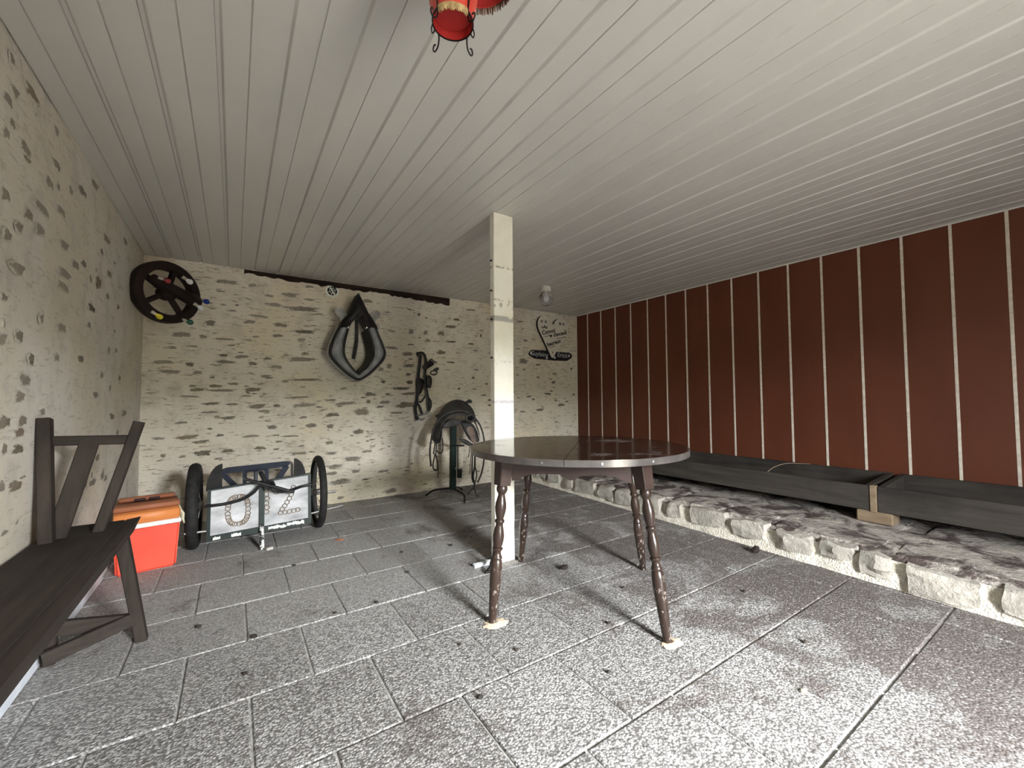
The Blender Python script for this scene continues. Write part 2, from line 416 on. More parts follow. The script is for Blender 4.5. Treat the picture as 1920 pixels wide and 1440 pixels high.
def wall_grid(name, mat, org, du, dv, nu, nv, nrm, amp, seed):
    # uneven wall skin with a flat back
    rr = random.Random(seed); from mathutils import noise as nz
    mb = MB(); org, du, dv, nrm = map(Vector, (org, du, dv, nrm)); vs, fs = [], []
    for j in range(nv+1):
        for i in range(nu+1):
            p = org+du*(i/nu)+dv*(j/nv); d = nz.noise(p*1.6+Vector((seed,0,0)))*amp+nz.noise(p*5)*amp*.35
            vs.append(p+nrm*d)
    n = len(vs)
    for j in range(nv):
        for i in range(nu):
            a = j*(nu+1)+i; fs.append([a,a+1,a+nu+2,a+nu+1])
    bk = -nrm*.3
    cs = [0, nu, n-1, n-1-nu]
    ring = list(range(0,nu+1))+[j*(nu+1)+nu for j in range(1,nv+1)]+[nv*(nu+1)+i for i in range(nu-1,-1,-1)]+[j*(nu+1) for j in range(nv-1,0,-1)]
    for i in ring: vs.append(Vector(vs[i])+bk)
    L = len(ring)
    for i in range(L): fs.append([ring[i], ring[(i+1)%L], n+(i+1)%L, n+i])
    fs.append([n+i for i in range(L)])
    mb.add(vs, fs); o = struct(name, mb, mat, smooth=True); ROOT[o.name] = Vector(); return o
wb = wall_grid('wall_back', 'plaster_back', (X0-.3,Y1,0), (X1-X0+.3,0,0), (0,0,H+.014), 150, 66, (0,-1,0), .006, 3)
wl = wall_grid('wall_left', 'plaster_left', (X0,Y0,0), (0,Y1-Y0,0), (0,0,H+.014), 170, 66, (1,0,0), .009, 9)
# stones showing through the whitewash
def stone_mesh(seed, boxy):
    rr = random.Random(seed); N = 18; rings = (0,.45,.8,1.0); hts = (1,.95,.65,-.8); me = bpy.data.meshes.new('stone')
    out = []
    ph = [rr.uniform(0,6.28) for _ in range(4)]
    for k in range(N):
        a = 2*pi*k/N; ca, sa = cos(a), sin(a); q = 1/max(abs(ca),abs(sa)); rad = (1-boxy)+boxy*q
        rad *= 1+.10*sin(2*a+ph[0])+.09*sin(3*a+ph[1])+.09*sin(5*a+ph[2])+rr.uniform(-.13,.10); out.append((ca*rad, sa*rad))
    vs = [(0,0,1)]; ed = [0.0]; fs = []
    for ri, h_ in list(zip(rings,hts))[1:]:
        for (x_,z_) in out: vs.append((x_*ri, z_*ri, h_+(rr.uniform(-.15,.15) if h_>0 else 0))); ed.append(ri)
    for k in range(N): fs.append((0,1+k,1+(k+1)%N))
    for r_ in range(2):
        for k in range(N): a=1+r_*N+k; b=1+r_*N+(k+1)%N; fs.append((a,a+N,b+N,b))
    me.from_pydata(vs, [], fs)
    for p in me.polygons: p.use_smooth = True
    at = me.attributes.new('edge','FLOAT','POINT'); at.data.foreach_set('value', ed); me.materials.append(MATS['stone_patch']); return me
SM = [stone_mesh(100+i, .25 if i%2 else .5) for i in range(12)]
BACK_STONES=[(-0.066,2.037,0.175,0.043,0.5),(0.127,2.037,0.074,0.036,0.4),(0.254,1.958,0.09,0.023,0.5),(0.425,1.989,0.148,0.046,0.5),(0.592,1.967,0.114,0.024,0.4),(0.294,1.881,0.156,0.037,0.4),(0.536,1.871,0.32,0.054,0.6),
(-0.189,1.839,0.056,0.031,0.5),(-0.086,1.835,0.046,0.021,0.4),(-0.166,1.794,0.067,0.016,0.4),(0.18,1.763,0.151,0.029,0.4),(-0.175,1.667,0.089,0.05,0.6),(0.107,1.704,0.11,0.037,0.5),(0.349,1.698,0.145,0.038,0.7),
(0.553,1.655,0.21,0.039,0.75),(0.324,1.598,0.118,0.027,0.6),(-0.364,1.554,0.148,0.047,0.5),(-0.223,1.547,0.066,0.034,0.5),(-0.082,1.537,0.196,0.017,0.6),(0.158,1.577,0.062,0.018,0.4),(-0.022,1.487,0.059,0.017,0.5),
(-0.425,1.442,0.073,0.027,0.3),(0.526,1.575,0.083,0.031,0.4),(-0.293,1.46,0.087,0.016,0.4),(-0.079,1.396,0.086,0.026,0.8),(0.05,1.391,0.132,0.029,0.6),(-0.061,1.34,0.174,0.031,0.6),(0.136,1.335,0.086,0.032,0.8),
(0.249,1.384,0.076,0.032,0.6),(0.528,1.39,0.304,0.043,0.55),(0.555,1.445,0.084,0.031,0.5),(-0.306,1.309,0.07,0.036,0.8),(-0.479,1.319,0.152,0.037,0.4),(-0.437,1.244,0.185,0.032,0.45),(-0.256,1.241,0.076,0.041,0.5),
(0.32,1.312,0.091,0.033,0.4),(0.238,1.224,0.089,0.027,0.5),(0.571,1.198,0.28,0.028,0.6),(0.394,1.182,0.067,0.027,0.5),(-0.156,1.204,0.045,0.02,0.5),(-0.132,1.131,0.114,0.025,0.7),(-0.006,1.151,0.094,0.02,0.6),
(-0.254,1.099,0.119,0.03,0.6),(-0.086,1.094,0.218,0.025,0.5),(0.14,1.102,0.16,0.038,0.8),(-0.287,1.129,0.064,0.022,0.5),(-0.307,1.042,0.139,0.022,0.4),(0.092,1.047,0.085,0.017,0.5),(0.504,1.032,0.246,0.021,0.6),
(-0.153,0.982,0.135,0.025,0.7),(-0.009,0.974,0.094,0.023,0.7),(0.179,0.954,0.162,0.044,0.7),(0.325,0.958,0.078,0.024,1),(0.56,0.959,0.25,0.04,0.45),(-0.151,0.909,0.102,0.02,0.5),(0.229,0.909,0.101,0.026,0.5),
(-0.036,0.857,0.128,0.028,0.6),(-0.356,0.828,0.094,0.021,0.5),(0.547,0.844,0.083,0.028,0.5),(-0.163,0.769,0.041,0.02,0.9),(0.295,0.763,0.09,0.044,0.6),(0.618,0.765,0.113,0.046,0.6),(-0.312,0.706,0.16,0.04,0.7),
(-0.498,0.706,0.1,0.024,0.4),(-0.219,0.663,0.12,0.033,0.65),(-0.092,0.71,0.069,0.025,0.6),(0.133,0.691,0.135,0.028,0.5),(0.44,0.674,0.148,0.015,0.7),(0.778,0.593,0.088,0.032,0.6),(0.348,0.63,0.079,0.021,0.6),
(-0.207,0.567,0.143,0.047,0.75),(-0.038,0.575,0.105,0.039,0.95),(0.202,0.581,0.1,0.035,0.8),(0.523,0.51,0.15,0.03,0.6),(0.33,0.562,0.052,0.02,0.6),(0.536,0.578,0.069,0.021,0.6),(-0.341,0.55,0.063,0.024,0.5),
(-0.1,0.513,0.068,0.019,0.5),(-0.465,0.567,0.04,0.032,0.6),(0.798,0.861,0.134,0.045,0.7),(0.784,0.75,0.074,0.044,0.6),(1.082,0.883,0.177,0.082,0.6),(1.052,0.685,0.111,0.056,0.7),(0.991,0.418,0.202,0.049,0.6),
(0.832,0.36,0.164,0.042,0.55),(0.885,0.204,0.211,0.066,0.65),(1.023,0.293,0.094,0.035,0.6),(0.795,0.293,0.118,0.032,0.6),(1.119,0.202,0.08,0.02,0.6),(1.162,1.063,0.131,0.044,0.7),(1.146,0.985,0.049,0.043,0.6),
(0.925,0.97,0.215,0.042,0.55),(0.789,1.004,0.104,0.025,0.5),(1.133,0.483,0.097,0.03,0.6),(0.793,0.489,0.118,0.031,0.5),(0.59,2.092,0.097,0.027,0.4),(1.132,2.021,0.123,0.041,0.5),(1.581,1.986,0.05,0.018,0.8),
(1.683,1.942,0.039,0.037,0.8),(2.143,1.933,0.086,0.039,1),(2.072,1.842,0.169,0.038,1),(2.333,2.066,0.134,0.024,0.9),(2.072,1.668,0.14,0.026,0.9),(2.332,1.66,0.09,0.026,0.9),(1.947,1.539,0.129,0.044,1),
(1.594,1.743,0.075,0.061,0.5),(1.761,1.745,0.052,0.05,0.6),(1.947,1.754,0.081,0.063,0.8),(1.787,1.66,0.078,0.038,0.6),(1.595,1.604,0.075,0.021,0.7),(1.387,1.554,0.154,0.036,0.5),(1.558,1.498,0.136,0.048,0.7),
(1.57,1.372,0.136,0.036,0.7),(1.359,1.358,0.059,0.047,0.7),(1.272,1.32,0.069,0.046,0.6),(1.564,1.278,0.075,0.029,0.8),(1.583,1.192,0.087,0.042,0.8),(1.295,1.193,0.058,0.035,0.8),(1.485,1.125,0.231,0.036,0.7),
(1.571,1.068,0.161,0.034,0.7),(1.171,1.059,0.145,0.036,0.7),(1.342,1.065,0.059,0.024,0.7),(1.308,0.978,0.151,0.04,0.6),(1.534,0.946,0.27,0.072,0.65),(1.262,0.932,0.103,0.028,0.6),(1.438,0.865,0.143,0.03,0.6),
(2.071,1.43,0.112,0.023,0.9),(2.391,1.584,0.075,0.021,0.7),(2.468,1.771,0.037,0.041,1),(2.36,1.258,0.045,0.04,1),(2.543,1.188,0.038,0.026,1),(2.17,1.124,0.034,0.026,0.9),(2.496,1.053,0.092,0.021,0.8),
(2.589,0.993,0.094,0.027,0.9),(2.588,0.932,0.079,0.027,0.8),(3.093,1.493,0.193,0.065,0.6),(3.046,1.999,0.14,0.02,0.7),(3.131,1.761,0.089,0.029,0.5),(3.326,1.452,0.11,0.024,0.7),(3.325,1.29,0.055,0.029,0.7),
(3.609,1.342,0.116,0.025,0.8),(3.588,1.229,0.078,0.039,0.7),(3.49,1.071,0.151,0.03,0.9),(3.548,1.109,0.077,0.021,0.9),(3.946,1.064,0.062,0.031,1),(3.177,1.035,0.089,0.029,0.7),(3.248,0.998,0.055,0.029,0.8),
(3.623,0.981,0.058,0.03,0.9),(3.721,0.92,0.158,0.04,0.9),(3.821,0.965,0.061,0.021,0.8),(3.356,0.859,0.166,0.036,0.8),(3.07,0.843,0.104,0.023,0.7),(3.91,1.421,0.05,0.032,0.8),(3.008,1.645,0.086,0.014,0.6),
(3.101,1.385,0.07,0.023,0.5),(0.883,0.203,0.222,0.061,0.5),(0.801,0.294,0.112,0.034,0.6),(1.129,0.2,0.079,0.018,0.8),(1.299,0.265,0.12,0.027,0.5),(1.384,0.054,0.141,0.055,0.6),(1.757,0.079,0.062,0.02,0.5),
(0.884,0.048,0.082,0.034,0.5)]
LEFT_STONES=[(1.961,1.659,0.068,0.019,0.6),(2.314,1.855,0.12,0.024,0.5),(2.725,1.997,0.178,0.024,0.6),(2.928,2.115,0.151,0.021,0.5),(2.138,1.661,0.099,0.025,0.6),(2.248,1.728,0.176,0.019,0.4),(2.454,1.795,0.119,0.025,0.4),
(2.067,1.59,0.065,0.01,0.5),(2.248,1.644,0.111,0.012,0.35),(1.983,1.536,0.081,0.013,0.45),(3.192,1.918,0.219,0.023,0.6),(3.662,2.056,0.149,0.027,0.5),(2.066,1.451,0.129,0.009,0.4),(2.508,1.668,0.124,0.026,0.45),
(2.661,1.626,0.119,0.028,0.55),(2.53,1.55,0.211,0.026,0.4),(2.514,1.491,0.146,0.017,0.35),(3.046,1.636,0.147,0.048,0.8),(2.905,1.62,0.059,0.02,0.5),(3.27,1.74,0.115,0.029,0.5),(2.786,1.665,0.106,0.019,0.55),
(2.935,1.48,0.179,0.02,0.8),(3.094,1.816,0.068,0.011,0.7),(3.547,1.593,0.23,0.019,0.8),(3.247,1.605,0.091,0.023,0.5),(2.099,1.226,0.08,0.017,0.7),(1.976,1.201,0.069,0.019,0.4),(2.205,1.156,0.067,0.018,0.95),
(2.16,1.078,0.114,0.015,0.5),(2.78,1.206,0.118,0.012,0.7),(2.462,1.185,0.071,0.015,0.4),(2.9,1.386,0.076,0.02,0.45),(2.51,1.315,0.124,0.017,0.35),(2.117,1.021,0.122,0.013,0.5),(2.286,1.318,0.05,0.019,0.4),
(2.4,1.026,0.074,0.009,0.4),(2.998,1.037,0.313,0.013,0.5),(2.8,1.006,0.106,0.009,0.5),(3.169,1.148,0.092,0.015,0.4),(3.601,1.154,0.076,0.009,0.6),(2.009,0.938,0.113,0.012,0.7),(2.127,0.897,0.098,0.016,0.7),
(2.016,0.852,0.057,0.022,0.7),(2.119,0.842,0.097,0.025,0.9),(2.11,0.72,0.154,0.014,0.7),(2.341,0.965,0.099,0.012,0.6),(2.531,0.975,0.221,0.016,0.5),(2.797,1.01,0.127,0.012,0.5),(3.119,0.945,0.13,0.009,0.5),
(2.912,0.917,0.084,0.019,0.85),(3.091,0.91,0.077,0.013,0.6),(3.43,0.913,0.162,0.018,0.6),(3.765,0.925,0.18,0.02,0.6),(2.507,0.914,0.078,0.008,0.5),(2.508,0.802,0.156,0.016,0.6),(2.545,0.723,0.162,0.021,0.6),
(3.13,0.702,0.098,0.027,0.6),(2.143,0.938,0.106,0.014,0.6),(3.049,0.58,0.154,0.021,0.6),(3.243,0.585,0.107,0.028,0.55),(2.919,0.593,0.083,0.02,0.6),(2.139,2.093,0.178,0.024,0.7),(2,2.014,0.069,0.01,0.5),
(1.952,1.96,0.065,0.009,0.5),(1.968,2.104,0.045,0.009,0.5),(1.949,1.85,0.064,0.009,0.35),(2.095,1.875,0.117,0.01,0.5),(2.376,2.091,0.07,0.011,0.4),(2.389,1.959,0.106,0.011,0.5),(1.949,1.656,0.043,0.012,0.5)]
TR={
 'collar_out':[(0.819,4.12,1.68),(0.782,4.12,1.602),(0.751,4.12,1.518),(0.737,4.12,1.449),(0.758,4.12,1.395),(0.81,4.12,1.335),(0.882,4.12,1.268),(0.942,4.12,1.226),(0.988,4.12,1.208),(1.035,4.12,1.228),(1.104,4.12,1.282),(1.174,4.12,1.356),(1.223,4.12,1.424),(1.232,4.12,1.478),(1.205,4.12,1.556),(1.166,4.12,1.645),(1.146,4.12,1.703)],
 'collar_in':[(0.883,4.11,1.684),(0.862,4.11,1.594),(0.848,4.11,1.511),(0.849,4.11,1.436),(0.873,4.11,1.374),(0.909,4.11,1.319),(0.958,4.11,1.264),(0.983,4.11,1.245),(1.026,4.11,1.285),(1.075,4.11,1.332),(1.119,4.11,1.412),(1.125,4.11,1.477),(1.112,4.11,1.561),(1.086,4.11,1.65),(1.07,4.11,1.701)],
 'collar_cap':[(0.969,4.1,2.018),(1.019,4.1,1.934),(1.07,4.1,1.843),(1.121,4.1,1.789),(1.153,4.1,1.733),(1.166,4.1,1.702),(1.083,4.1,1.691),(1.058,4.1,1.699),(1.045,4.1,1.723),(1.02,4.1,1.76),(0.995,4.1,1.789),(0.971,4.1,1.793),(0.934,4.1,1.764),(0.904,4.1,1.71),(0.886,4.1,1.677),(0.833,4.1,1.685),(0.809,4.1,1.689),(0.832,4.1,1.747),(0.885,4.1,1.816),(0.915,4.1,1.902)],
 'ear_l':[(0.779,4.13,1.854),(0.796,4.13,1.878),(0.826,4.13,1.881),(0.85,4.13,1.862),(0.877,4.13,1.833),(0.892,4.13,1.803),(0.827,4.13,1.745),(0.815,4.13,1.788),(0.785,4.13,1.804),(0.773,4.13,1.828)],
 'ear_r':[(1.084,4.13,1.836),(1.129,4.13,1.881),(1.168,4.13,1.892),(1.194,4.13,1.868),(1.194,4.13,1.828),(1.168,4.13,1.802),(1.152,4.13,1.778),(1.129,4.13,1.775)],
 'studs':[(0.88,4.045,1.682),(1.045,4.045,1.694)],
 'in_strap1':[(1.018,4.3,1.805),(1.02,4.3,1.657),(1.016,4.3,1.557),(0.992,4.3,1.409)],
 'in_strap2':[(1.012,4.33,1.809),(1.013,4.33,1.621),(0.983,4.33,1.417)],
 'chain_r':[(1.165,4.12,1.751),(1.182,4.12,1.733),(1.179,4.12,1.706),(1.162,4.12,1.701)],
 'br_l':[(1.687,4.315,1.494),(1.677,4.315,1.38),(1.664,4.315,1.277),(1.661,4.315,1.173),(1.654,4.315,1.077),(1.648,4.315,1),(1.631,4.315,0.93),(1.631,4.315,0.879),(1.651,4.315,0.782)],
 'br_blink_l':[(1.638,4.3,1.237),(1.706,4.3,1.225),(1.726,4.3,1.187),(1.692,4.3,1.077),(1.645,4.3,1.064)],
 'br_r':[(1.679,4.31,1.509),(1.716,4.31,1.508),(1.742,4.31,1.454),(1.744,4.31,1.35),(1.737,4.31,1.278),(1.744,4.31,1.187),(1.758,4.31,1.09),(1.771,4.31,1.019),(1.775,4.31,0.954),(1.782,4.31,0.876)],
 'br_blink_r':[(1.758,4.295,1.265),(1.8,4.295,1.26),(1.814,4.295,1.214),(1.8,4.295,1.136),(1.769,4.295,1.135),(1.751,4.295,1.187)],
 'br_pad':[(1.672,4.31,1.499)],
 'br_brow':[(1.705,4.3,1.361),(1.753,4.3,1.408),(1.802,4.3,1.433),(1.84,4.3,1.399),(1.809,4.3,1.371),(1.733,4.3,1.33)],
 'br_wire':[(1.788,4.3,1.423),(1.809,4.3,1.45),(1.837,4.3,1.425),(1.872,4.3,1.415)],
 'br_ring':[(1.875,4.3,1.301),(1.87,4.3,1.29),(1.856,4.3,1.281),(1.837,4.3,1.277),(1.817,4.3,1.28),(1.803,4.3,1.288),(1.798,4.3,1.299),(1.803,4.3,1.311),(1.817,4.3,1.32),(1.837,4.3,1.323),(1.856,4.3,1.321),(1.87,4.3,1.313)],
 'br_piece':[(1.839,4.305,1.34),(1.881,4.305,1.361),(1.902,4.305,1.349),(1.881,4.305,1.322),(1.846,4.305,1.324)],
 'br_loop':[(1.74,4.31,1.045),(1.71,4.31,0.993),(1.69,4.31,0.977),(1.663,4.31,0.984)],
 'br_s4':[(1.649,4.31,0.968),(1.676,4.31,0.929),(1.696,4.31,0.877),(1.71,4.31,0.839)],
 'br_s5':[(1.778,4.3,1.019),(1.802,4.3,0.986),(1.803,4.3,0.927),(1.781,4.3,0.876)],
 'br_bit':[(1.636,4.3,0.834),(1.699,4.3,0.839),(1.747,4.3,0.854),(1.764,4.3,0.876)],
 'br_arc':[(1.662,4.3,0.808),(1.693,4.3,0.785),(1.726,4.3,0.797),(1.75,4.3,0.828)],
 'br_ring2':[(1.803,4.3,0.844),(1.8,4.3,0.832),(1.792,4.3,0.825),(1.782,4.3,0.825),(1.773,4.3,0.833),(1.77,4.3,0.845),(1.773,4.3,0.857),(1.782,4.3,0.864),(1.792,4.3,0.864),(1.8,4.3,0.856)],
 'sd_rein':[(1.57,3.74,0.369),(1.559,3.74,0.481),(1.566,3.74,0.589),(1.607,3.74,0.75),(1.701,3.74,0.848),(1.832,3.74,0.889),(1.94,3.74,0.881),(2.024,3.74,0.831),(2.099,3.74,0.746),(2.142,3.74,0.636),(2.158,3.74,0.501),(2.145,3.74,0.352),(2.116,3.74,0.238),(2.073,3.74,0.157)],
 'sd_l1':[(1.639,3.8,0.595),(1.629,3.8,0.532),(1.62,3.8,0.474)],
 'sd_l2':[(1.65,3.8,0.594),(1.648,3.8,0.531),(1.642,3.8,0.472)],
 'sd_lloop':[(1.637,3.8,0.477),(1.618,3.8,0.392),(1.618,3.8,0.337),(1.642,3.8,0.315),(1.665,3.8,0.332),(1.66,3.8,0.396),(1.642,3.8,0.468)],
 'sd_lthin':[(1.663,3.8,0.403),(1.671,3.8,0.316),(1.663,3.8,0.242)],
 'sd_lstrap':[(1.659,3.82,0.505),(1.689,3.82,0.478),(1.721,3.82,0.484),(1.728,3.82,0.548),(1.721,3.82,0.62)],
 'sd_r1':[(2.046,3.8,0.553),(2.047,3.8,0.436),(2.043,3.8,0.312),(2.044,3.8,0.187),(2.065,3.8,0.144)],
 'sd_r2':[(2.074,3.8,0.551),(2.076,3.8,0.434),(2.073,3.8,0.309),(2.054,3.8,0.22),(2.065,3.8,0.152)],
 'sd_r3':[(2.041,3.81,0.469),(2.029,3.81,0.354),(2.023,3.81,0.238)],
 'sd_r4':[(2.072,3.79,0.31),(2.091,3.79,0.234),(2.077,3.79,0.16),(2.057,3.79,0.113)],
 'sd_t1':[(2.06,3.79,0.154),(2.059,3.79,0.109),(2.01,3.79,0.061),(1.978,3.79,0.045)],
 'sd_t2':[(2.06,3.79,0.154),(2.062,3.79,0.088),(2.086,3.79,0.027),(2.119,3.79,-0.001)],
 'sd_r5':[(2.017,3.8,0.522),(2.012,3.8,0.456),(1.998,3.8,0.415)],
 'sd_flap_l':[(1.76,3.86,0.835),(1.694,3.86,0.78),(1.655,3.86,0.701),(1.637,3.86,0.63),(1.655,3.86,0.589),(1.687,3.86,0.567),(1.72,3.86,0.585),(1.736,3.86,0.649),(1.739,3.86,0.738),(1.782,3.86,0.777)],
 'sd_flap_r':[(1.915,3.78,0.776),(1.942,3.78,0.717),(1.979,3.78,0.641),(2.016,3.78,0.59),(2.054,3.78,0.563),(2.116,3.78,0.567),(2.107,3.78,0.635),(2.078,3.78,0.703),(2.036,3.78,0.755),(1.97,3.78,0.786)],
 'sd_tan_r':[(1.967,3.765,0.725),(2.018,3.765,0.731),(2.051,3.765,0.689),(2.07,3.765,0.621),(2.074,3.765,0.571),(2.036,3.765,0.561),(2.008,3.765,0.608),(1.98,3.765,0.659)],
 'sd_tip_r':[(1.901,3.79,0.608),(1.933,3.79,0.608),(1.993,3.79,0.582),(2.031,3.79,0.555),(2.05,3.79,0.52),(1.993,3.79,0.533),(1.938,3.79,0.565)],
 'sd_front':[(1.701,3.76,0.729),(1.714,3.76,0.76),(1.779,3.76,0.798),(1.851,3.76,0.811),(1.905,3.76,0.781),(1.891,3.76,0.753),(1.824,3.76,0.736),(1.744,3.76,0.723)],
 'sd_post':[(1.884,3.9,0.726),(1.88,3.9,0.522),(1.874,3.9,0.121)],
 'sd_hook':[(1.84,3.85,0.538),(1.978,3.85,0.528)],
 'sd_brack':[(1.905,3.85,0.525),(1.907,3.85,0.253)],
 'sd_lock':[(1.889,3.84,0.293),(1.871,3.84,0.311)],
 'sd_seat':[(1.864,4.1,0.938),(1.921,4.1,0.981),(2.009,4.1,1.002),(2.097,4.1,0.988),(2.168,4.1,0.934),(2.219,4.1,0.87),(2.241,4.1,0.796)],
 'sd_horn':[(2.164,4.15,0.965),(2.205,4.15,0.988),(2.22,4.15,0.965)],
 'sd_left_knob':[(1.706,4,0.858),(1.782,4,0.864)],
 'heart':[(3.532,4.315,1.544),(3.457,4.315,1.662),(3.387,4.315,1.782),(3.324,4.315,1.884),(3.293,4.315,1.966),(3.298,4.315,2.028),(3.333,4.315,2.083),(3.391,4.315,2.108),(3.448,4.315,2.103),(3.506,4.315,2.072),(3.553,4.315,1.999),(3.579,4.315,2.039),(3.639,4.315,2.086),(3.715,4.315,2.096),(3.784,4.315,2.071),(3.814,4.315,2.021),(3.801,4.315,1.943),(3.742,4.315,1.82),(3.672,4.315,1.716),(3.607,4.315,1.637)],
 'plaque':[(3.169,4.33,1.585),(3.187,4.33,1.619),(3.221,4.33,1.644),(3.483,4.33,1.648),(3.616,4.33,1.642),(3.868,4.33,1.642),(3.915,4.33,1.615),(3.91,4.33,1.573),(3.827,4.33,1.527),(3.599,4.33,1.52),(3.269,4.33,1.532),(3.2,4.33,1.559)],
 'h_pts':[(3.417,4.31,1.954),(3.47,4.31,1.896),(3.67,4.31,1.884),(3.56,4.31,1.754),(3.51,4.31,1.842),(3.357,4.31,2.025),(3.425,4.31,2.026),(3.672,4.31,2.021),(3.733,4.31,2.021),(3.338,4.31,1.593),(3.738,4.31,1.597),(3.206,4.31,1.602),(3.466,4.31,1.549),(3.602,4.31,1.561),(3.857,4.31,1.598)],
 'bulbs':[(-0.315,3.9,1.953),(-0.489,3.9,1.851),(-0.201,3.9,1.808),(-0.261,3.9,1.727),(-0.481,3.9,1.596),(-0.3,3.9,1.611)]}
for (x,z,w_,h_,d) in BACK_STONES:
    o = inst('stone', R.choice(SM), wb, (x,Y1-.001,z), (radians(90), R.uniform(-.06,.06), 0), (w_/2*1.05, max(h_,.016)/2*1.1, .006)); o['dark'] = float(d)
for (yy,z,w_,h_,d) in LEFT_STONES:
    o = inst('stone', R.choice(SM), wl, (X0+.001,yy,z), (radians(90), 0, radians(90)), (w_/2*.95, max(h_,.025)/2*1.75, .0022)); o['dark'] = float(d)*1.0
def scatter(n, wall, left):
    for i in range(n):
        z = R.uniform(.08,2.05); w_ = R.uniform(.02,.085); h_ = R.uniform(.008,.02)
        if left:
            y_ = R.uniform(.2,4.2); w_ *= 1.1; h_ = R.uniform(.015,.05); o = inst('stone', R.choice(SM), wall, (X0+.001,y_,z), (radians(90),0,radians(90)), (w_/2,h_/2,.0022)); o['dark'] = R.uniform(.3,.55)
        else:
            x_ = R.uniform(-.5,3.95); o = inst('stone', R.choice(SM), wall, (x_,Y1-.001,z), (radians(90),R.uniform(-.12,.12),0), (w_/2,h_/2,.005)); o['dark'] = R.uniform(.45,.8)
scatter(125, wb, False); scatter(45, wl, True)

# ceiling: white double-profile cladding boards running away from the back wall
cl = struct('ceiling', MB().box((X0-.3,Y0,H+.014),(X1+.3,Y1+.3,H+.2)), 'pvc_back'); ROOT['ceiling'] = Vector()
PW = .1887; prof = [(0,.010),(.0,.010),(.011,.010),(.013,.008),(.019,.0008),(.022,0),(.0920,0),(.0935,.005),(.0955,.005),(.0970,0),(PW-.001,0)]
def plank(x0, lo, hi):
    # x0 = centre of wide groove; clip to [lo,hi]
    pts = [(x0+a, H+b) for a, b in prof]; cl_ = []
    pts = [p for p in pts if lo <= p[0] <= hi]
    if len(pts) < 2: return
    if pts[0][0] > x0+1e-6: pts = [(lo, H)]+pts
    if hi < x0+PW-.001: pts = pts+[(hi, H)]
    mb = MB(); n = len(pts); top = H+.0135
    vs = [(a,Y0,b) for a,b in pts]+[(pts[-1][0],Y0,top),(pts[0][0],Y0,top)]
    n = len(vs); vs2 = [(a,Y1-.001,c) for a,b,c in vs]
    mb.add(vs+vs2, [list(range(n)), [2*n-1-i for i in range(n)]]+[[i,n+i,n+(i+1)%n,(i+1)%n] for i in range(n)])
    mb.build('ceiling_plank', 'pvc', cl)
kk = -5
while .123+kk*PW < X1:
    xx = .123+kk*PW
    if xx+PW > X0+.01: plank(xx, X0+.003, X1-.003)
    kk += 1

# right wall: brown-red boards with pale joint strips
wr = struct('wall_right', MB().box((X1,Y0,0),(X1+.3,Y1+.3,H+.014)), 'red_board'); ROOT['wall_right'] = Vector()
S0, SP = .407, .2483; kb = -9; bd = {}
while S0+kb*SP < Y1:
    a = max(S0+kb*SP, Y0); b = min(S0+(kb+1)*SP, Y1-.006)
    if b-a > .02:
        MB().box((X1-.012,a+.001,.0),(X1,b-.001,H-.002), bev=.001).build('wall_board', 'red_board', wr)
        if a > Y0+.01: MB().box((X1-.0155,a-.0085,.0),(X1-.011,a+.0085,H-.004), bev=.0015).build('joint_strip', 'joint_strip', wr)
    kb += 1
struct('trim_1', MB().box((X1-.02,Y0,H-.012),(X1-.0125,Y1-.005,H), bev=.002), 'pvc')
struct('trim_2', MB().box((X1-.016,Y1-.012,.2),(X1-.0125,Y1-.004,H-.013)), 'vent_white')
# dark beam showing under the ceiling on the back wall
mb = MB(); vs = []; N = 60
bot = []
for i in range(N+1):
    x_ = .06+1.99*i/N; z_ = 2.140-.008*sin(i*.13)-.045*(i/N)**.8+R.uniform(-.012,.010); bot.append((x_, z_))
mb.prism(bot+[(2.05,2.166),(.06,2.166)], .02, Matrix.Translation((0,Y1-.014,0)))
struct('trim_3', mb, 'beam_wood')
struct('whitewash_band_left', MB().box((X0,Y0,0),(X0+.013,3.26,.27), bev=.004), 'lit_whitewash')  # no board: whitewashed wall foot, its brightness painted in

# front wall behind the camera, with the open doorway the daylight comes through
DX0, DX1, DH = .83, 1.53, 1.88
mb = MB(); mb.box((X0-.3,Y0-.35,0),(DX0,Y0,H+.014)); mb.box((DX1,Y0-.35,0),(X1+.3,Y0,H+.014)); mb.box((DX0,Y0-.35,DH),(DX1,Y0,H+.014))
struct('wall_front', mb, 'front_timber')
struct('yard_ground', MB().box((-25,-30,-.14),(27,Y0-.35,-.02)), 'yard_gravel')
struct('yard_boundary', MB().box((-25,-17,-.05),(27,-16.4,3.6), bev=.1), 'hedge_leaf')
struct('door_threshold', MB().box((DX0,Y0-.35,-.005),(DX1,Y0,.004), bev=.002), 'mortar')
struct('roof', MB().box((X0-.5,Y0-.7,H+.2),(X1+.5,Y1+.5,H+.35)), 'outer_render')

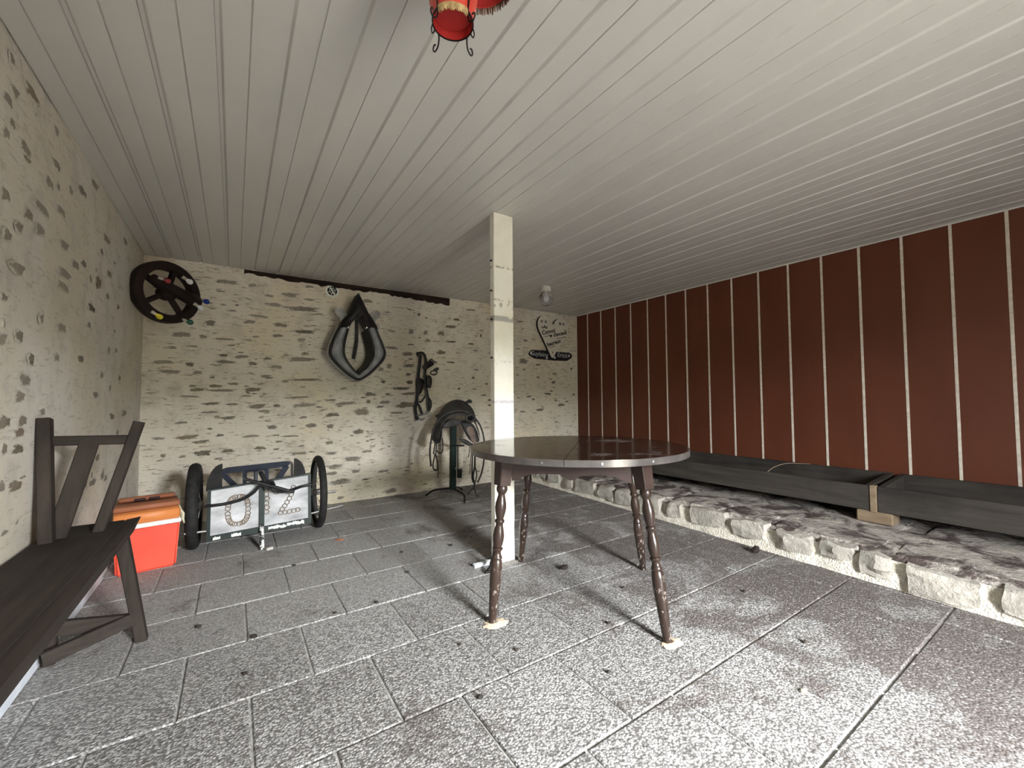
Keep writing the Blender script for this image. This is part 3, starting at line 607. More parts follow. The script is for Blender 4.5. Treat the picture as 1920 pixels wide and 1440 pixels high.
# ------------------------------------------------------------------ stone ledge
def lx(y): return 2.845+.047*y      # front line of the ledge
lg = thing('stone_ledge', 'low rough stone ledge running along the red boarded wall', 'ledge', (3.4,1.4,0))
from mathutils import noise as nz
def ltop(x,y):
    q = (x-lx(y)); base = .165+.012*nz.noise(Vector((x*3,y*2,0)))+.010*nz.noise(Vector((x*9,y*8,4)))
    return base-.03*max(0,1-q/.06)
mb = MB(); nx, ny = 26, 110; vs, fs = [], []
ya, yb = Y0+.01, Y1-.012
for j in range(ny+1):
    yy = ya+(yb-ya)*j/ny
    for i in range(nx+1):
        f = (i/nx)**1.4; x_ = lx(yy)+.012+(X1-.018-lx(yy)-.012)*f
        vs.append((x_, yy, ltop(x_,yy)))
for j in range(ny):
    for i in range(nx): a=j*(nx+1)+i; fs.append([a,a+1,a+nx+2,a+nx+1])
mb.add(vs, fs)
mb.build('top_surface', 'ledge_top', lg, True, 80)
mb = MB(); vs, fs = [], []; nz_ = 7
for j in range(ny+1):
    yy = ya+(yb-ya)*j/ny
    for i in range(nz_+1):
        f = i/nz_; x_ = lx(yy)-.012+.026*f+.014*nz.noise(Vector((yy*9,f*2,7)))
        vs.append((x_, yy, f*ltop(lx(yy)+.012,yy)+.001 if i<nz_ else ltop(lx(yy)+.012,yy)))
for j in range(ny):
    for i in range(nz_): a=j*(nz_+1)+i; fs.append([a,a+nz_+1,a+nz_+2,a+1])
mb.add(vs, fs); mb.build('mortar_face', 'ledge_mortar', lg, True, 80)
def rough_stone(name, lo, hi, seed, mat, amp):
    bm = bmesh.new(); bmesh.ops.create_cube(bm, size=1)
    bmesh.ops.subdivide_edges(bm, edges=bm.edges[:], cuts=3, use_grid_fill=True)
    c = [(a+b)/2 for a,b in zip(lo,hi)]; s_ = [b-a for a,b in zip(lo,hi)]
    for p in bm.verts:
        q = p.co.copy(); rl = max(abs(q.x),abs(q.y),abs(q.z)); q2 = q.normalized()*.5; q = q.lerp(q2, .38)
        P_ = Vector((c[0]+q.x*s_[0], c[1]+q.y*s_[1], c[2]+q.z*s_[2]))
        n_ = nz.noise_vector(P_*11+Vector((seed,0,0)))+nz.noise_vector(P_*26)*.5
        p.co = P_+n_*amp
    return MB().bm(bm).build(name, mat, lg, True, 25)
yy = Y0+.05; i = 0
while yy < Y1-.1:
    L = R.uniform(.13,.34); L = min(L, Y1-.03-yy); h0 = R.uniform(-.01,.07); h1 = R.uniform(.15,.178)
    xm = lx(yy+L/2)
    rough_stone('face_stone', (xm-R.uniform(.02,.036),yy,h0),(xm+.10,yy+L,h1), i, 'ledge_stone', .021); yy += L+R.uniform(.01,.07); i += 1
yy = Y0+.05
while yy < Y1-.1:
    L = R.uniform(.28,.6); L = min(L, Y1-.03-yy); a = lx(yy)+.05
    spl = a+R.uniform(.25,.42)
    rough_stone('top_stone', (a,yy,.10),(spl-.01,yy+L-.012,.176+R.uniform(-.006,.006)), i, 'ledge_top', .010); i += 1
    rough_stone('top_stone', (spl+.01,yy+.03,.10),(3.93,yy+L-.02,.166+R.uniform(-.006,.004)), i, 'ledge_top', .010); i += 1
    yy += L

# ------------------------------------------------------------------ troughs
def trough(label, ya, yb, full):
    t_ = thing('feeding_trough', label, 'trough', (3.75,(ya+yb)/2,.248), 'wooden troughs along the red wall')
    MB().box((3.50,ya,.250),(3.528,yb,.413), bev=.003).build('front_board', 'trough_wood', t_)
    MB().box((3.985,ya,.250),(4.012,yb,.445), bev=.003).build('back_board', 'trough_wood', t_)
    MB().box((3.528,ya,.250),(3.985,yb,.275)).build('bottom_board', 'trough_wood', t_)
    for yy in (ya, yb-.03): 
        MB().prism([(3.529,.276),(3.984,.276),(3.984,.443),(3.529,.411)], .03, Matrix.Translation((0,yy,0))).build('end_board', 'trough_wood', t_)
    return t_
ta = trough('long dark plank trough, its far part hidden behind the round table', .995, 4.25, True)
tb = trough('darker plank trough at the right edge, nearer than the long one', -1.3, .955, True)
MB().box((3.493,.957,.245),(3.529,.993,.418), bev=.003).build('end_post', 'raw_wood', ta)
for yv, lab in ((.93,'square pale wood block under the joint of the two troughs'),(-1.1,'wood block under the near end of the nearer trough'),(2.9,'wood block under the long trough behind the table'),(4.1,'wood block under the far end of the long trough')):
    tag(MB().box((3.50,yv-.05 if yv==.93 else yv-.06,.172),(3.64,yv+.14 if yv==.93 else yv+.06,.2485), bev=.008).build('wood_block','raw_wood'), lab, 'wood block', 'blocks under the troughs')
tag(MB().tube(catmull([(3.512,1.63,.414),(3.55,1.60,.45),(3.66,1.56,.475),(3.82,1.53,.465),(3.99,1.52,.447)],6), .0022, 6).build('string','twine',None,True), 'thin pale string looped across the top of the long trough', 'string')

# ------------------------------------------------------------------ post
pt = thing('wooden_post', 'cream painted wooden post standing from floor to ceiling behind the table', 'post', (1.405,2.21,0))
MB().box((1.333,2.185,0),(1.477,2.235,H), bev=.004).build('shaft','post_paint',pt)
for z_ in (1.50,1.26,1.87,1.68):
    MB().tube([(1.322,2.21,z_),(1.334,2.21,z_)], .006, 6).build('nail','metal_dark',pt)
tag(MB().box((1.20,2.20,.001),(1.325,2.23,.022), bev=.003).build('lit_slab_edge','lit_edge_pale'), 'pale strip standing in for the lit slab edge at the foot of the post', 'slab edge')  # strip added for a slab edge; the light on it is its pale colour
bt = thing('metal_hook', 'curved black metal hook leaning on the foot of the post', 'hook', (1.28,2.14,0))
MB().tube(catmull([(1.215,2.10,.012),(1.25,2.115,.03),(1.285,2.13,.075),(1.305,2.145,.14),(1.318,2.155,.19)],6), [.010]*8+[.02]*17, 10, flat=.45, up=(1,-1,0)).build('blade','metal_dark',bt,True)
MB().tube(catmull([(1.21,2.098,.01),(1.26,2.10,.012),(1.31,2.125,.012)],5), .008, 8).build('toe','metal_dark',bt,True)
# ------------------------------------------------------------------ round table
TC = Vector((1.49,1.63,0)); TZ = .76; TRAD = .547
tb_ = thing('round_table', 'round dark wooden table with turned legs in front of the post', 'table', TC)
sd = Vector((.737,.676,0)).normalized(); sn = Vector((-sd.y, sd.x, 0))
for sg in (1,-1):
    for (nm, r0, r1, z0, z1, mt) in (('tabletop',0,TRAD-.002,TZ-.028,TZ,'table_top'),('edge_band',TRAD-.002,TRAD,TZ-.029,TZ-.001,'edge_band')):
        mb = MB(); N = 48; vs = []
        arc = []
        for k in range(N+1):
            a = pi*k/N; arc.append(sd*cos(a)+sn*sg*sin(a))
        g = sn*sg*.0012
        outer = [TC+g+q*r1 for q in arc]
        inner = [TC+g+q*r0 for q in arc] if r0 else None
        if inner:
            n = N+1
            for zz in (z0,z1):
                for q in outer: vs.append((q.x,q.y,zz))
                for q in inner: vs.append((q.x,q.y,zz))
            fs = []
            for k in range(N):
                fs += [[k,k+1,2*n+k+1,2*n+k],[n+k,n+k+1,3*n+k+1,3*n+k],[k,k+1,n+k+1,n+k],[2*n+k,2*n+k+1,3*n+k+1,3*n+k]]
            fs += [[0,n,3*n,2*n],[N,n+N,3*n+N,2*n+N]]
        else:
            n = N+1; vs = [(q.x,q.y,z0) for q in outer]+[(q.x,q.y,z1) for q in outer]
            fs = [list(range(n)),[2*n-1-i for i in range(n)]]+[[i,(i+1)%n,n+(i+1)%n,n+i] for i in range(n)]
        mb.add(vs, fs); mb.build(nm, mt, tb_, True, 30)
legprof = [(.020,0),(.0245,.012),(.0255,.03),(.021,.045),(.016,.055),(.0155,.062),(.0195,.085),(.0245,.115),(.0260,.14),(.0235,.17),(.0185,.20),(.0165,.212),(.0215,.218),(.0225,.226),(.0205,.234),(.0165,.240),(.0175,.255),(.0225,.285),(.0255,.315),(.0245,.345),(.0205,.372),(.0170,.385),(.0235,.391),(.0240,.399),(.0200,.405),(.0165,.413),(.0170,.425),(.0205,.438),(.0240,.446),(.0240,.454),(.0205,.460),(.0235,.468),(.0262,.50),(.0268,.55),(.0245,.63),(.0210,.72),(.0180,.80),(.0160,.85)]
tops, feet = [], []
for a in (180,270,0,90):
    d = Vector((cos(radians(a)), sin(radians(a)), 0)); top = TC+d*{180:.445,270:.415,0:.40,90:.40}[a]+Vector((0,0,TZ-.029)); foot = TC+d*(.515 if a != 270 else .535)
    tops.append(top); feet.append(foot)
    ax = (foot-top); L = ax.length; axn = ax/L; blk = .125
    lgo = MB().lathe([(r,h*(L-blk)/.85) for r,h in legprof], top+axn*blk, axn, 20).build('leg','table_leg_wood',tb_,True,50)
    MB().beam(top, top+axn*blk, .066, .066, d.cross(Vector((0,0,1))).lerp(d,.0)+Vector((0,0,0)), .004, .058, .058).build('leg_block','apron_wood',lgo)
for i in range(4):
    A, B = tops[i], tops[(i+1)%4]; dr = (B-A); W = dr.length; dr.normalize(); nrm = Vector((0,0,1)).cross(dr)
    w2 = W/2-.035; pts = []
    N = 40
    for k in range(N+1):
        s_ = -w2+2*w2*k/N; u_ = abs(s_)/w2
        if u_ < .22: dep = .098-.026*(u_/.22)**2*(3-2*u_/.22)
        elif u_ < .62: dep = .072
        else: q = (u_-.62)/.38; dep = .072+.033*q*q*(3-2*q)
        pts.append((s_, -dep))
    out = pts+[(w2,0),(-w2,0)]
    M_ = frame((A+B)/2+Vector((0,0,.0))-nrm*.0, dr, (0,0,1))
    MB().prism(out, .018, M_).build('apron','apron_wood',tb_)
for a in (213, 262, 238):
    q = TC+Vector((cos(radians(a)),sin(radians(a)),0))*TRAD
    MB().lathe([(.006,0),(.006,.002),(.003,.003)], q+Vector((0,0,TZ-.016)), q-TC, 10).build('bolt','galvanised',tb_,True)
for f_, lab in ((feet[0],'small heap of pale sawdust round the leftmost table leg'),(feet[1],'small heap of pale sawdust at the nearest table leg')):
    mb = MB(); N = 22; vs = [(f_.x,f_.y,.009)]; fs = []
    rr = random.Random(int(f_.x*100))
    for ri, h_ in ((.4,.006),(.75,.004),(1,.0005)):
        for k in range(N): 
            a = 2*pi*k/N; q = (.050 if f_ is feet[0] else .042)*ri*(1+rr.uniform(-.14,.14)); vs.append((f_.x+.012+cos(a)*q*1.2, f_.y-.012+sin(a)*q*.8, h_+.001))
    for k in range(N): fs.append([0,1+k,1+(k+1)%N])
    for r_ in range(2):
        for k in range(N): a=1+r_*N+k; b=1+r_*N+(k+1)%N; fs.append([a,a+N,b+N,b])
    mb.add(vs,fs); tag(mb.build('sawdust_heap','sawdust',None,True,80), lab, 'sawdust', kind='stuff')

# ------------------------------------------------------------------ bench on the left
bn = thing('wooden_bench', 'weathered dark wooden bench with a slatted end rest along the left wall', 'bench', (-.46,1.6,0))
SZ = .50
MB().prism([(-.582,SZ-.030),(-.376,SZ-.030),(-.376,SZ),(-.582,SZ)], 2.10, Matrix.Translation((0,.30,0))).build('seat','bench_wood_y',bn)
HEX = [(0,3,2,1),(4,5,6,7),(0,1,5,4),(1,2,6,5),(2,3,7,6),(3,0,4,7)]
MB().add([(-.376,.28,SZ-.058),(-.345,.28,SZ-.058),(-.345,.28,SZ-.014),(-.376,.28,SZ-.006),(-.376,2.36,SZ-.058),(-.345,2.38,SZ-.050),(-.338,2.50,SZ-.014),(-.376,2.43,SZ-.006)], HEX).build('side_rail','bench_wood_y',bn)
MB().add([(-.597,.28,SZ-.06),(-.582,.28,SZ-.06),(-.582,.28,SZ-.004),(-.597,.28,SZ-.012),(-.597,2.38,SZ-.06),(-.582,2.38,SZ-.06),(-.582,2.40,SZ-.004),(-.597,2.40,SZ-.012)], HEX).build('side_rail','bench_wood_y',bn)
BY = 2.27
MB().beam((-.436,BY-.01,SZ-.03),(-.324,BY+.03,.918), .034, .045, (1,0,0), .004).build('rest_post','bench_wood_z',bn)
MB().beam((-.548,BY-.09,SZ-.03),(-.590,BY+.01,.938), .038, .050, (1,0,0), .004).build('rest_post','bench_wood_z',bn)
MB().beam((-.592,BY+.01,.855),(-.340,BY+.025,.846), .03, .036, (0,1,0), .003).build('top_rail','bench_wood_x',bn)
MB().beam((-.536,BY-.05,SZ-.005),(-.466,BY+.012,.846), .056, .022, (1,0,0), .003).build('splat','bench_wood_z',bn)
for yv in (2.30, .55):
    sg = 1 if yv > 1 else -1
    MB().beam((-.372,yv,SZ-.03),(-.306,yv+.055*sg,.0), .042, .046, (1,0,0), .004, .038,.044).build('leg','bench_wood_z',bn)
    MB().beam((-.560,yv,SZ-.03),(-.572,yv+.045*sg,.0), .042, .046, (1,0,0), .004, .036,.042).build('leg','bench_wood_z',bn)
    MB().beam((-.572,yv+.035*sg,.135),(-.322,yv+.045*sg,.090), .028, .055, (0,1,0), .003).build('stretcher','bench_wood_x',bn)
MB().beam((-.570,2.26,.055),(-.330,2.335,.105), .028, .05, (0,1,0), .003).build('brace','bench_wood_x',bn)

# ------------------------------------------------------------------ cool box
cb = thing('cool_box', 'red plastic cool box with orange lid behind the bench end', 'cool box', (-.42,3.36,0))
MC = Matrix.Translation((-.428,3.375,0)) @ Matrix.Rotation(radians(9),4,'Z')
def cbox(name, lo, hi, mat, par, bev=.01): return MB().box(lo, hi, MC, bev).build(name, mat, par, True, 50)
body = MB(); b0, b1 = .135,.150
bmm = bmesh.new(); bmesh.ops.create_cube(bmm, size=1)
for p in bmm.verts:
    k_ = p.co.z+.5; p.co = Vector((p.co.x*2*(b0+(b1-b0)*k_), p.co.y*2*(.105+.012*k_), .27*k_))
bmesh.ops.bevel(bmm, geom=bmm.edges[:], offset=.012, segments=3, affect='EDGES')
body.bm(bmm, MC).build('body','cooler_red',cb,True,50)
cbox('rim', (-.155,-.122,.262),(.155,.122,.287), 'cooler_white', cb, .005)
lid = cbox('lid', (-.150,-.117,.288),(.150,.117,.352), 'cooler_orange', cb, .010)
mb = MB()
mb.box((-.152,-.060,.352),(.152,.122,.385), MC, .008); mb.build('lid_step','cooler_shaded_brown',lid,True,50)
cbox('handle_bar', (-.135,.075,.384),(.14,.118,.412), 'cooler_shaded_brown', lid, .012)
for s_ in (-1,1): cbox('finger_hole', (s_*.034-.027,.066,.388),(s_*.034+.027,.0765,.404), 'cooler_dark', lid, .004)
for yv in (-.07, .07):
    lt = MB().tube([MC@Vector((.156,yv,.33)),MC@Vector((.168,yv,.30)),MC@Vector((.166,yv-.01,.27)),MC@Vector((.172,yv-.02,.245))], [.008,.016,.015,.006], 8, flat=.5, up=(1,0,0)).build('latch','cooler_cream',cb,True)

# ------------------------------------------------------------------ hand cart
ct = thing('pony_cart', 'small cart with a white chained front board and bicycle wheels by the back wall', 'cart', (.17,3.5,0))
yF = 3.40
def pan(x0,x1): return [(x0,.115),(x1,.128),(x1,.44 if x1>.3 else .425),(x0,.425 if x0>.1 else .405)]
def lean(p): return Vector((p[0], yF+(p[1]-.12)*.10+p[2], p[1]))
def leanprism(out, d0, d1):
    mb = MB(); n = len(out); vs = [lean((x,z,d0)) for x,z in out]+[lean((x,z,d1)) for x,z in out]
    return mb.add(vs, [list(range(n)),[2*n-1-i for i in range(n)]]+[[i,n+i,n+(i+1)%n,(i+1)%n] for i in range(n)])
pa = leanprism([(-.115,.118),(.158,.130),(.158,.425),(-.115,.405)],0,.018).build('front_board','white_paint_board',ct)
pb = leanprism([(.190,.130),(.468,.142),(.468,.448),(.190,.427)],0,.018).build('front_board','white_paint_board',ct)
fr = MB()
fr = leanprism([(-.133,.085),(.482,.100),(.482,.142),(.190,.130),(-.133,.116)],-.006,.022); fr.build('bottom_rail','green_paint',ct)
leanprism([(-.135,.085),(-.115,.086),(-.115,.410),(-.135,.408)],-.008,.024).build('frame_side','green_paint',ct)
leanprism([(.468,.100),(.486,.100),(.486,.458),(.468,.457)],-.008,.024).build('frame_side','green_paint',ct)
leanprism([(-.135,.406),(.486,.449),(.486,.460),(-.135,.416)],-.006,.024).build('top_rail','green_paint',ct)
leanprism([(.158,.12),(.190,.12),(.190,.435),(.158,.432)],-.014,.02).build('frame_post','green_paint',ct)
lp = lean((.174,.15,-.02)); lgc = MB().tube([lp, Vector((.173,3.30,.01)), Vector((.173,3.297,.0))], [.013,.015,.013], 10).build('prop_leg','chipped_leg',ct,True)
for (xa,xb,za) in ((.215,.325,.112),(.33,.44,.12),(-.10,-.06,.098),(.0,.055,.102)):
    N = 14; up_ = []; 
    o1 = [(xa+(xb-xa)*k/N, za+.004+R.uniform(0,.012)) for k in range(N+1)]; o2 = [(xa+(xb-xa)*k/N, za-.004-R.uniform(0,.010)) for k in range(N,-1,-1)]
    leanprism(o1+o2,-.0075,-.0055).build('paint_chip','chip_white',ct)
def ring(x,z,par,r=.0145):
    c = lean((x,z,-.006)); pts = [c+Vector((cos(a)*r,0,sin(a)*r)) for a in [2*pi*k/14 for k in range(14)]]
    MB().tube(pts, .0028, 6, True).build('chain_link','chain_rust',par,True)
for k in range(25):
    a = 2*pi*k/25; ca, sa = cos(a), sin(a)
    ring(.037+.058*(abs(ca)**.7)*(1 if ca>0 else -1), .262+.090*(abs(sa)**.8)*(1 if sa>0 else -1), pa)
for (px,pz) in ([(.203+.003*(i%2),.225+.030*i) for i in range(6)]+[(.232,.375),(.262,.352),(.285,.362),(.372,.372),(.350,.345),(.357,.322),(.345,.297),(.330,.272),(.316,.250),(.300,.228),(.290,.205),(.318,.204),(.346,.206),(.374,.208),(.40,.21)]):
    ring(px,pz,pb)
# drawbar handle and hose
hb = MB().tube([(.068,3.345,.478),(.36,3.29,.362)], .0105, 10).build('handle_bar','rubber_black',ct,True)
for q,qn in (((.068,3.345,.478),(-.1,.02,.03)),((.36,3.29,.362),(.1,-.02,-.03))):
    qn = Vector(qn).normalized(); MB().tube([Vector(q)-qn*.001, Vector(q)+qn*.004],[.0105,.008],10).build('bar_end','galvanised',hb,True)
mb = MB(); rr = random.Random(4)
for k in range(4):
    pts = []
    for q in range(16):
        a = 2*pi*q/16; v_ = Vector((cos(a)*.028,sin(a)*.024,sin(2*a+k)*.006)); v_.rotate(Euler((rr.uniform(0,3),rr.uniform(0,3),0)) if q==0 else e_) if False else v_.rotate(Euler((k*.8,k*1.1,.3*k)))
        pts.append(Vector((.215,3.345,.418))+v_)
    mb.tube(pts, .009, 8, True)
mb.build('knot','rubber_black',ct,True)
MB().tube(catmull([(.20,3.35,.425),(.165,3.39,.50),(.18,3.43,.47),(.20,3.40,.42)],6), .014, 10).build('knot_loop','rubber_black',ct,True)
MB().tube(catmull([(-.14,3.40,.315),(-.09,3.39,.316),(-.02,3.385,.320),(.06,3.375,.338),(.12,3.365,.375),(.155,3.355,.415),(.20,3.345,.425)],6), .0105, 10).build('hose','rubber_black',ct,True)
MB().tube(catmull([(.215,3.345,.41),(.24,3.345,.380),(.29,3.355,.362),(.35,3.372,.362),(.42,3.40,.375),(.488,3.41,.380)],6), .0105, 10).build('hose','rubber_black',ct,True)
# body behind the board
MB().box((-.115,3.44,.10),(.468,3.86,.118)).build('floor_board','trough_wood',ct)
for x_ in (-.125,.470): MB().box((x_-.008,3.43,.10),(x_+.008,3.86,.28)).build('side_board','green_paint',ct)
MB().tube([(-.34,3.64,.262),(.70,3.64,.262)], .010, 8).build('axle','metal_grey',ct,True)
MB().tube([(-.25,3.40,.155),(-.125,3.41,.150)], .007, 8).build('shaft_rod','metal_grey',ct,True)
MB().tube([(.49,3.42,.165),(.72,3.45,.185)], .007, 8).build('shaft_rod','metal_grey',ct,True)
for x_, wd in ((-.215,.036),(.570,.026)):
    wr_ = .281; c = Vector((x_,3.64,wr_)); N = 40
    ring_pts = [c+Vector((0,cos(2*pi*k/N)*(wr_-.026),sin(2*pi*k/N)*(wr_-.026))) for k in range(N)]
    wh = MB().tube(ring_pts, wd, 12, True, up=(1,0,0)).build('wheel_tyre','tyre',ct,True)
    wh.data.transform(Matrix.Identity(4))
    MB().tube([c+Vector((0,cos(2*pi*k/N)*(wr_-.060),sin(2*pi*k/N)*(wr_-.060))) for k in range(N)], .012, 8, True).build('wheel_rim','galvanised',wh,True)
    MB().lathe([(.02,-.05),(.028,-.045),(.016,-.03),(.016,.03),(.028,.045),(.02,.05)], c, (1,0,0), 14).build('hub','metal_grey',wh,True)
    for k in range(18):
        a = 2*pi*k/18; s_ = (1 if k%2 else -1)*.035
        MB().tube([c+Vector((s_,cos(a+.2)*.024,sin(a+.2)*.024)), c+Vector((0,cos(a)*(wr_-.068),sin(a)*(wr_-.068)))], .0018, 5).build('spoke','galvanised',wh)
def fend(x0,x1,flip):
    out = []
    for k in range(13):
        a = pi/2*k/12; out.append((cos(a),sin(a)))
    pts = [(x0+(x1-x0)*(1-c_) if not flip else x1-(x1-x0)*(1-c_), .36+.185*s_**1.0) for c_,s_ in out]
    base = (x1,.36) if not flip else (x0,.36)
    return MB().prism(pts+[base], .02, Matrix.Translation((0,3.70,0)))
fend(-.155,-.060,False).build('mudguard','fender',ct); fend(.405,.492,True).build('mudguard','fender',ct)
# blue grille seat back
def gp(x,z): return Vector((x,3.745+(z-.30)*.12,z+.035*(x-.15)))
gl = MB()
def gprism(out):
    mb = MB(); n = len(out); vs = [gp(x,z) for x,z in out]+[gp(x,z)+Vector((0,.022,0)) for x,z in out]
    return mb.add(vs, [list(range(n)),[2*n-1-i for i in range(n)]]+[[i,n+i,n+(i+1)%n,(i+1)%n] for i in range(n)])
gx0, gx1 = -.085,.400
back = gprism([(gx0+.02,.470),(gx1-.035,.470),(gx1-.012,.500),(gx1-.05,.512),(gx0+.05,.512),(gx0+.012,.500)]).build('seat_back','blue_plastic',ct)
gprism([(gx0+.02,.30),(gx1-.02,.30),(gx1-.02,.325),(gx0+.02,.325)]).build('lower_bar','blue_plastic',back)
def stripp(p,q,wd):
    d = Vector((q[0]-p[0],q[1]-p[1])).normalized(); n_ = Vector((-d.y,d.x))*wd/2
    gprism([(p[0]-n_.x,p[1]-n_.y),(q[0]-n_.x,q[1]-n_.y),(q[0]+n_.x,q[1]+n_.y),(p[0]+n_.x,p[1]+n_.y)]).build('slat','blue_plastic',back)
stripp((gx0+.02,.475),(.060,.320),.034); stripp((gx1-.04,.475),(.262,.320),.040)
for x_ in (.078,.150,.222): stripp((x_,.320),(x_,.475),.026)
def arch(cx):
    N = 8; o1 = [(cx-.036,.476)]+[(cx-.024*cos(pi*k/N), .445+.022*sin(pi*k/N)) for k in range(N+1)]+[(cx+.036,.476)]
    gprism(o1).build('arch','blue_plastic',back)
arch(.114); arch(.186)
for x_ in (gx0+.005,gx1-.005,.150):
    top = .505 if x_ != .150 else .46
    MB().tube([gp(x_,.12)+Vector((0,.0,0)), gp(x_,.40), gp(x_,top-.02), gp(x_+(.012 if x_<0 else (-.012 if x_>.3 else 0)),top)], .009, 8).build('tube_frame','galvanised',ct,True)
tag(MB().box((-.02,-.012,0),(.022,.012,.016), Matrix.Translation((.215,3.27,0))@Matrix.Rotation(.4,4,'Z'), .003).build('rubble_chip','rubble'), 'pale stone chip beside the prop leg of the cart', 'stone chip')
# ------------------------------------------------------------------ horse collar on the back wall
def V3(L): return [Vector(p) for p in L]
hc = thing('horse_collar', 'black leather horse collar with pointed top and grey padding on the back wall', 'horse collar', (.99,4.25,1.2))
oc = catmull(V3(TR['collar_out']),5); ic = catmull(V3(TR['collar_in']),5)
MB().tube(oc, .0165, 10).build('outer_roll','leather_black',hc,True)
cen = Vector((.985,4.12,1.5))
MB().tube([p+Vector((p.x-cen.x,0,p.z-cen.z)).normalized()*.020+Vector((0,.01,0)) for p in oc], .0065, 8).build('hame_rod','metal_grey',hc,True)
MB().tube(ic, .0165, 10).build('inner_roll','leather_black',hc,True)
mb = MB(); N = 60; vs = []; fs = []; K = 8
def samp(L, f): 
    q = f*(len(L)-1); i_ = min(int(q), len(L)-2); return L[i_].lerp(L[i_+1], q-i_)
for j in range(N+1):
    a, b = samp(oc,j/N), samp(ic,j/N)
    for i in range(K+1):
        f = i/K; p = a.lerp(b,f); p = p+Vector((0,-.045*sin(pi*f),0)); vs.append(p)
for j in range(N):
    for i in range(K): a=j*(K+1)+i; fs.append([a,a+1,a+K+2,a+K+1])
mb.add(vs,fs); mb.build('padding','ticking_grey',hc,True,80)
mb = MB(); vs = []; fs = []
ci = Vector((.985,4.11,1.50))
for j in range(N+1):
    a = samp(ic,j/N)
    for i in range(5):
        f = i/4; p = Vector((a.x+(ci.x-a.x)*.16*f, a.y+.20*f, a.z+(ci.z-a.z)*.10*f)); vs.append(p)
for j in range(N):
    for i in range(4): a=j*5+i; fs.append([a,a+1,a+6,a+5])
mb.add(vs,fs); mb.build('inner_lining','leather_black',hc,True,80)
mb = MB(); vs = []; fs = []
for j in range(N+1):
    a = samp(oc,j/N)
    for i in range(4):
        f = i/3; vs.append(Vector((a.x+(a.x-cen.x)*-.10*f, a.y+.21*f, a.z+(cen.z-a.z)*.06*f)))
for j in range(N):
    for i in range(3): a=j*4+i; fs.append([a,a+1,a+5,a+4])
mb.add(vs,fs); mb.build('back_padding','leather_black',hc,True,80)
cap = V3(TR['collar_cap']); n = len(cap); mb = MB(); cx_ = .975
ctr = Vector((cx_,4.02,1.86)); front = [p+Vector((0,-.055*max(0,1-abs(p.x-cx_)/.14),0)) for p in cap]
innr = [p.lerp(ctr,.5)+Vector((0,-.02,0)) for p in front]
bk = [p+Vector((0,.13,0)) for p in cap]
vs = [ctr]+innr+front+bk; fs = []
for i in range(n):
    j = (i+1)%n; fs += [[0,1+i,1+j],[1+i,1+n+i,1+n+j,1+j],[1+n+i,1+2*n+i,1+2*n+j,1+n+j]]
mb.add(vs,fs); mb.build('housing','leather_black',hc,True,60)
for nm in ('ear_l','ear_r'):
    L = V3(TR[nm]); n = len(L); MB().add(L+[p+Vector((0,.012,0)) for p in L], [list(range(n)),[2*n-1-i for i in range(n)]]+[[i,n+i,n+(i+1)%n,(i+1)%n] for i in range(n)]).build('hame_tip','hame_plate',hc)
for p in TR['studs']: MB().lathe([(.0,-.010),(.008,-.008),(.012,0),(.012,.045)], p, (0,1,0), 10).build('stud','stud_steel',hc,True)
for nm in ('in_strap1','in_strap2'): MB().tube(catmull(V3(TR[nm]),4), .010, 8, flat=.4, up=(0,1,0)).build('hanging_strap','leather_grey',hc,True)
MB().tube(catmull(V3(TR['chain_r']),3,True), .004, 6, True).build('buckle','metal_grey',hc,True)
MB().tube([(.975,4.36,1.80),(.975,4.02,1.80)], .012, 8).build('wall_peg','metal_dark',hc,True)

# ------------------------------------------------------------------ vent
ve = thing('vent_grille', 'round white vent grille high on the back wall', 'vent', (.79,4.35,2.081))
cv = Vector((.79,4.357,2.078))
MB().lathe([(.044,.0),(.046,.012),(.060,.012),(.066,.006),(.066,0)], cv, (0,-1,0), 28, False).build('ring','vent_white',ve,True,30)
MB().lathe([(.0465,.0),(.0465,.006)], cv, (0,-1,0), 24).build('opening','void_black',ve)
for a in (20,80,140): 
    d = Vector((cos(radians(a)),0,sin(radians(a))))*.046; MB().tube([cv-d+Vector((0,-.009,0)),cv+d+Vector((0,-.009,0))], .0022, 6).build('bar','vent_white',ve)
d = Vector((cos(radians(-62)),0,sin(radians(-62))))*.046; MB().tube([cv-d+Vector((0,-.011,0)),cv+d+Vector((0,-.011,0))], .006, 8).build('slider','vent_white',ve,True)
MB().tube([cv+Vector((cos(2*pi*k/20)*.027,-.009,sin(2*pi*k/20)*.027)) for k in range(20)], .002, 6, True).build('bar','vent_white',ve)

# ------------------------------------------------------------------ bridle
br = thing('bridle', 'black leather bridle with blinkers and bit hanging on the back wall', 'bridle', (1.68,4.31,.8))
def strap(nm, r, name, mat='leather_black', par=br, flat=.35, n=5, closed=False):
    L = catmull(V3(TR[nm]), n, closed); return MB().tube(L, r, 8, closed, flat, (0,1,0)).build(name, mat, par, True)
def plate(nm, d, name, mat, par, bulge=.0):
    L = V3(TR[nm]); L = catmull(L,3,True); n = len(L); c = sum(L,Vector())/n
    fr_ = [p for p in L]; bk_ = [p+Vector((0,d,0)) for p in L]; cf = c+Vector((0,-bulge,0)); cb_ = c+Vector((0,d,0))
    mid = [p.lerp(c,.4)+Vector((0,-bulge*.8,0)) for p in L]
    vs = [cf,cb_]+mid+fr_+bk_; fs = []
    for i in range(n):
        j=(i+1)%n; fs += [[0,2+i,2+j],[2+i,2+n+i,2+n+j,2+j],[2+n+i,2+2*n+i,2+2*n+j,2+n+j],[1,2+2*n+j,2+2*n+i]]
    return MB().add(vs,fs).build(name,mat,par,True,50)
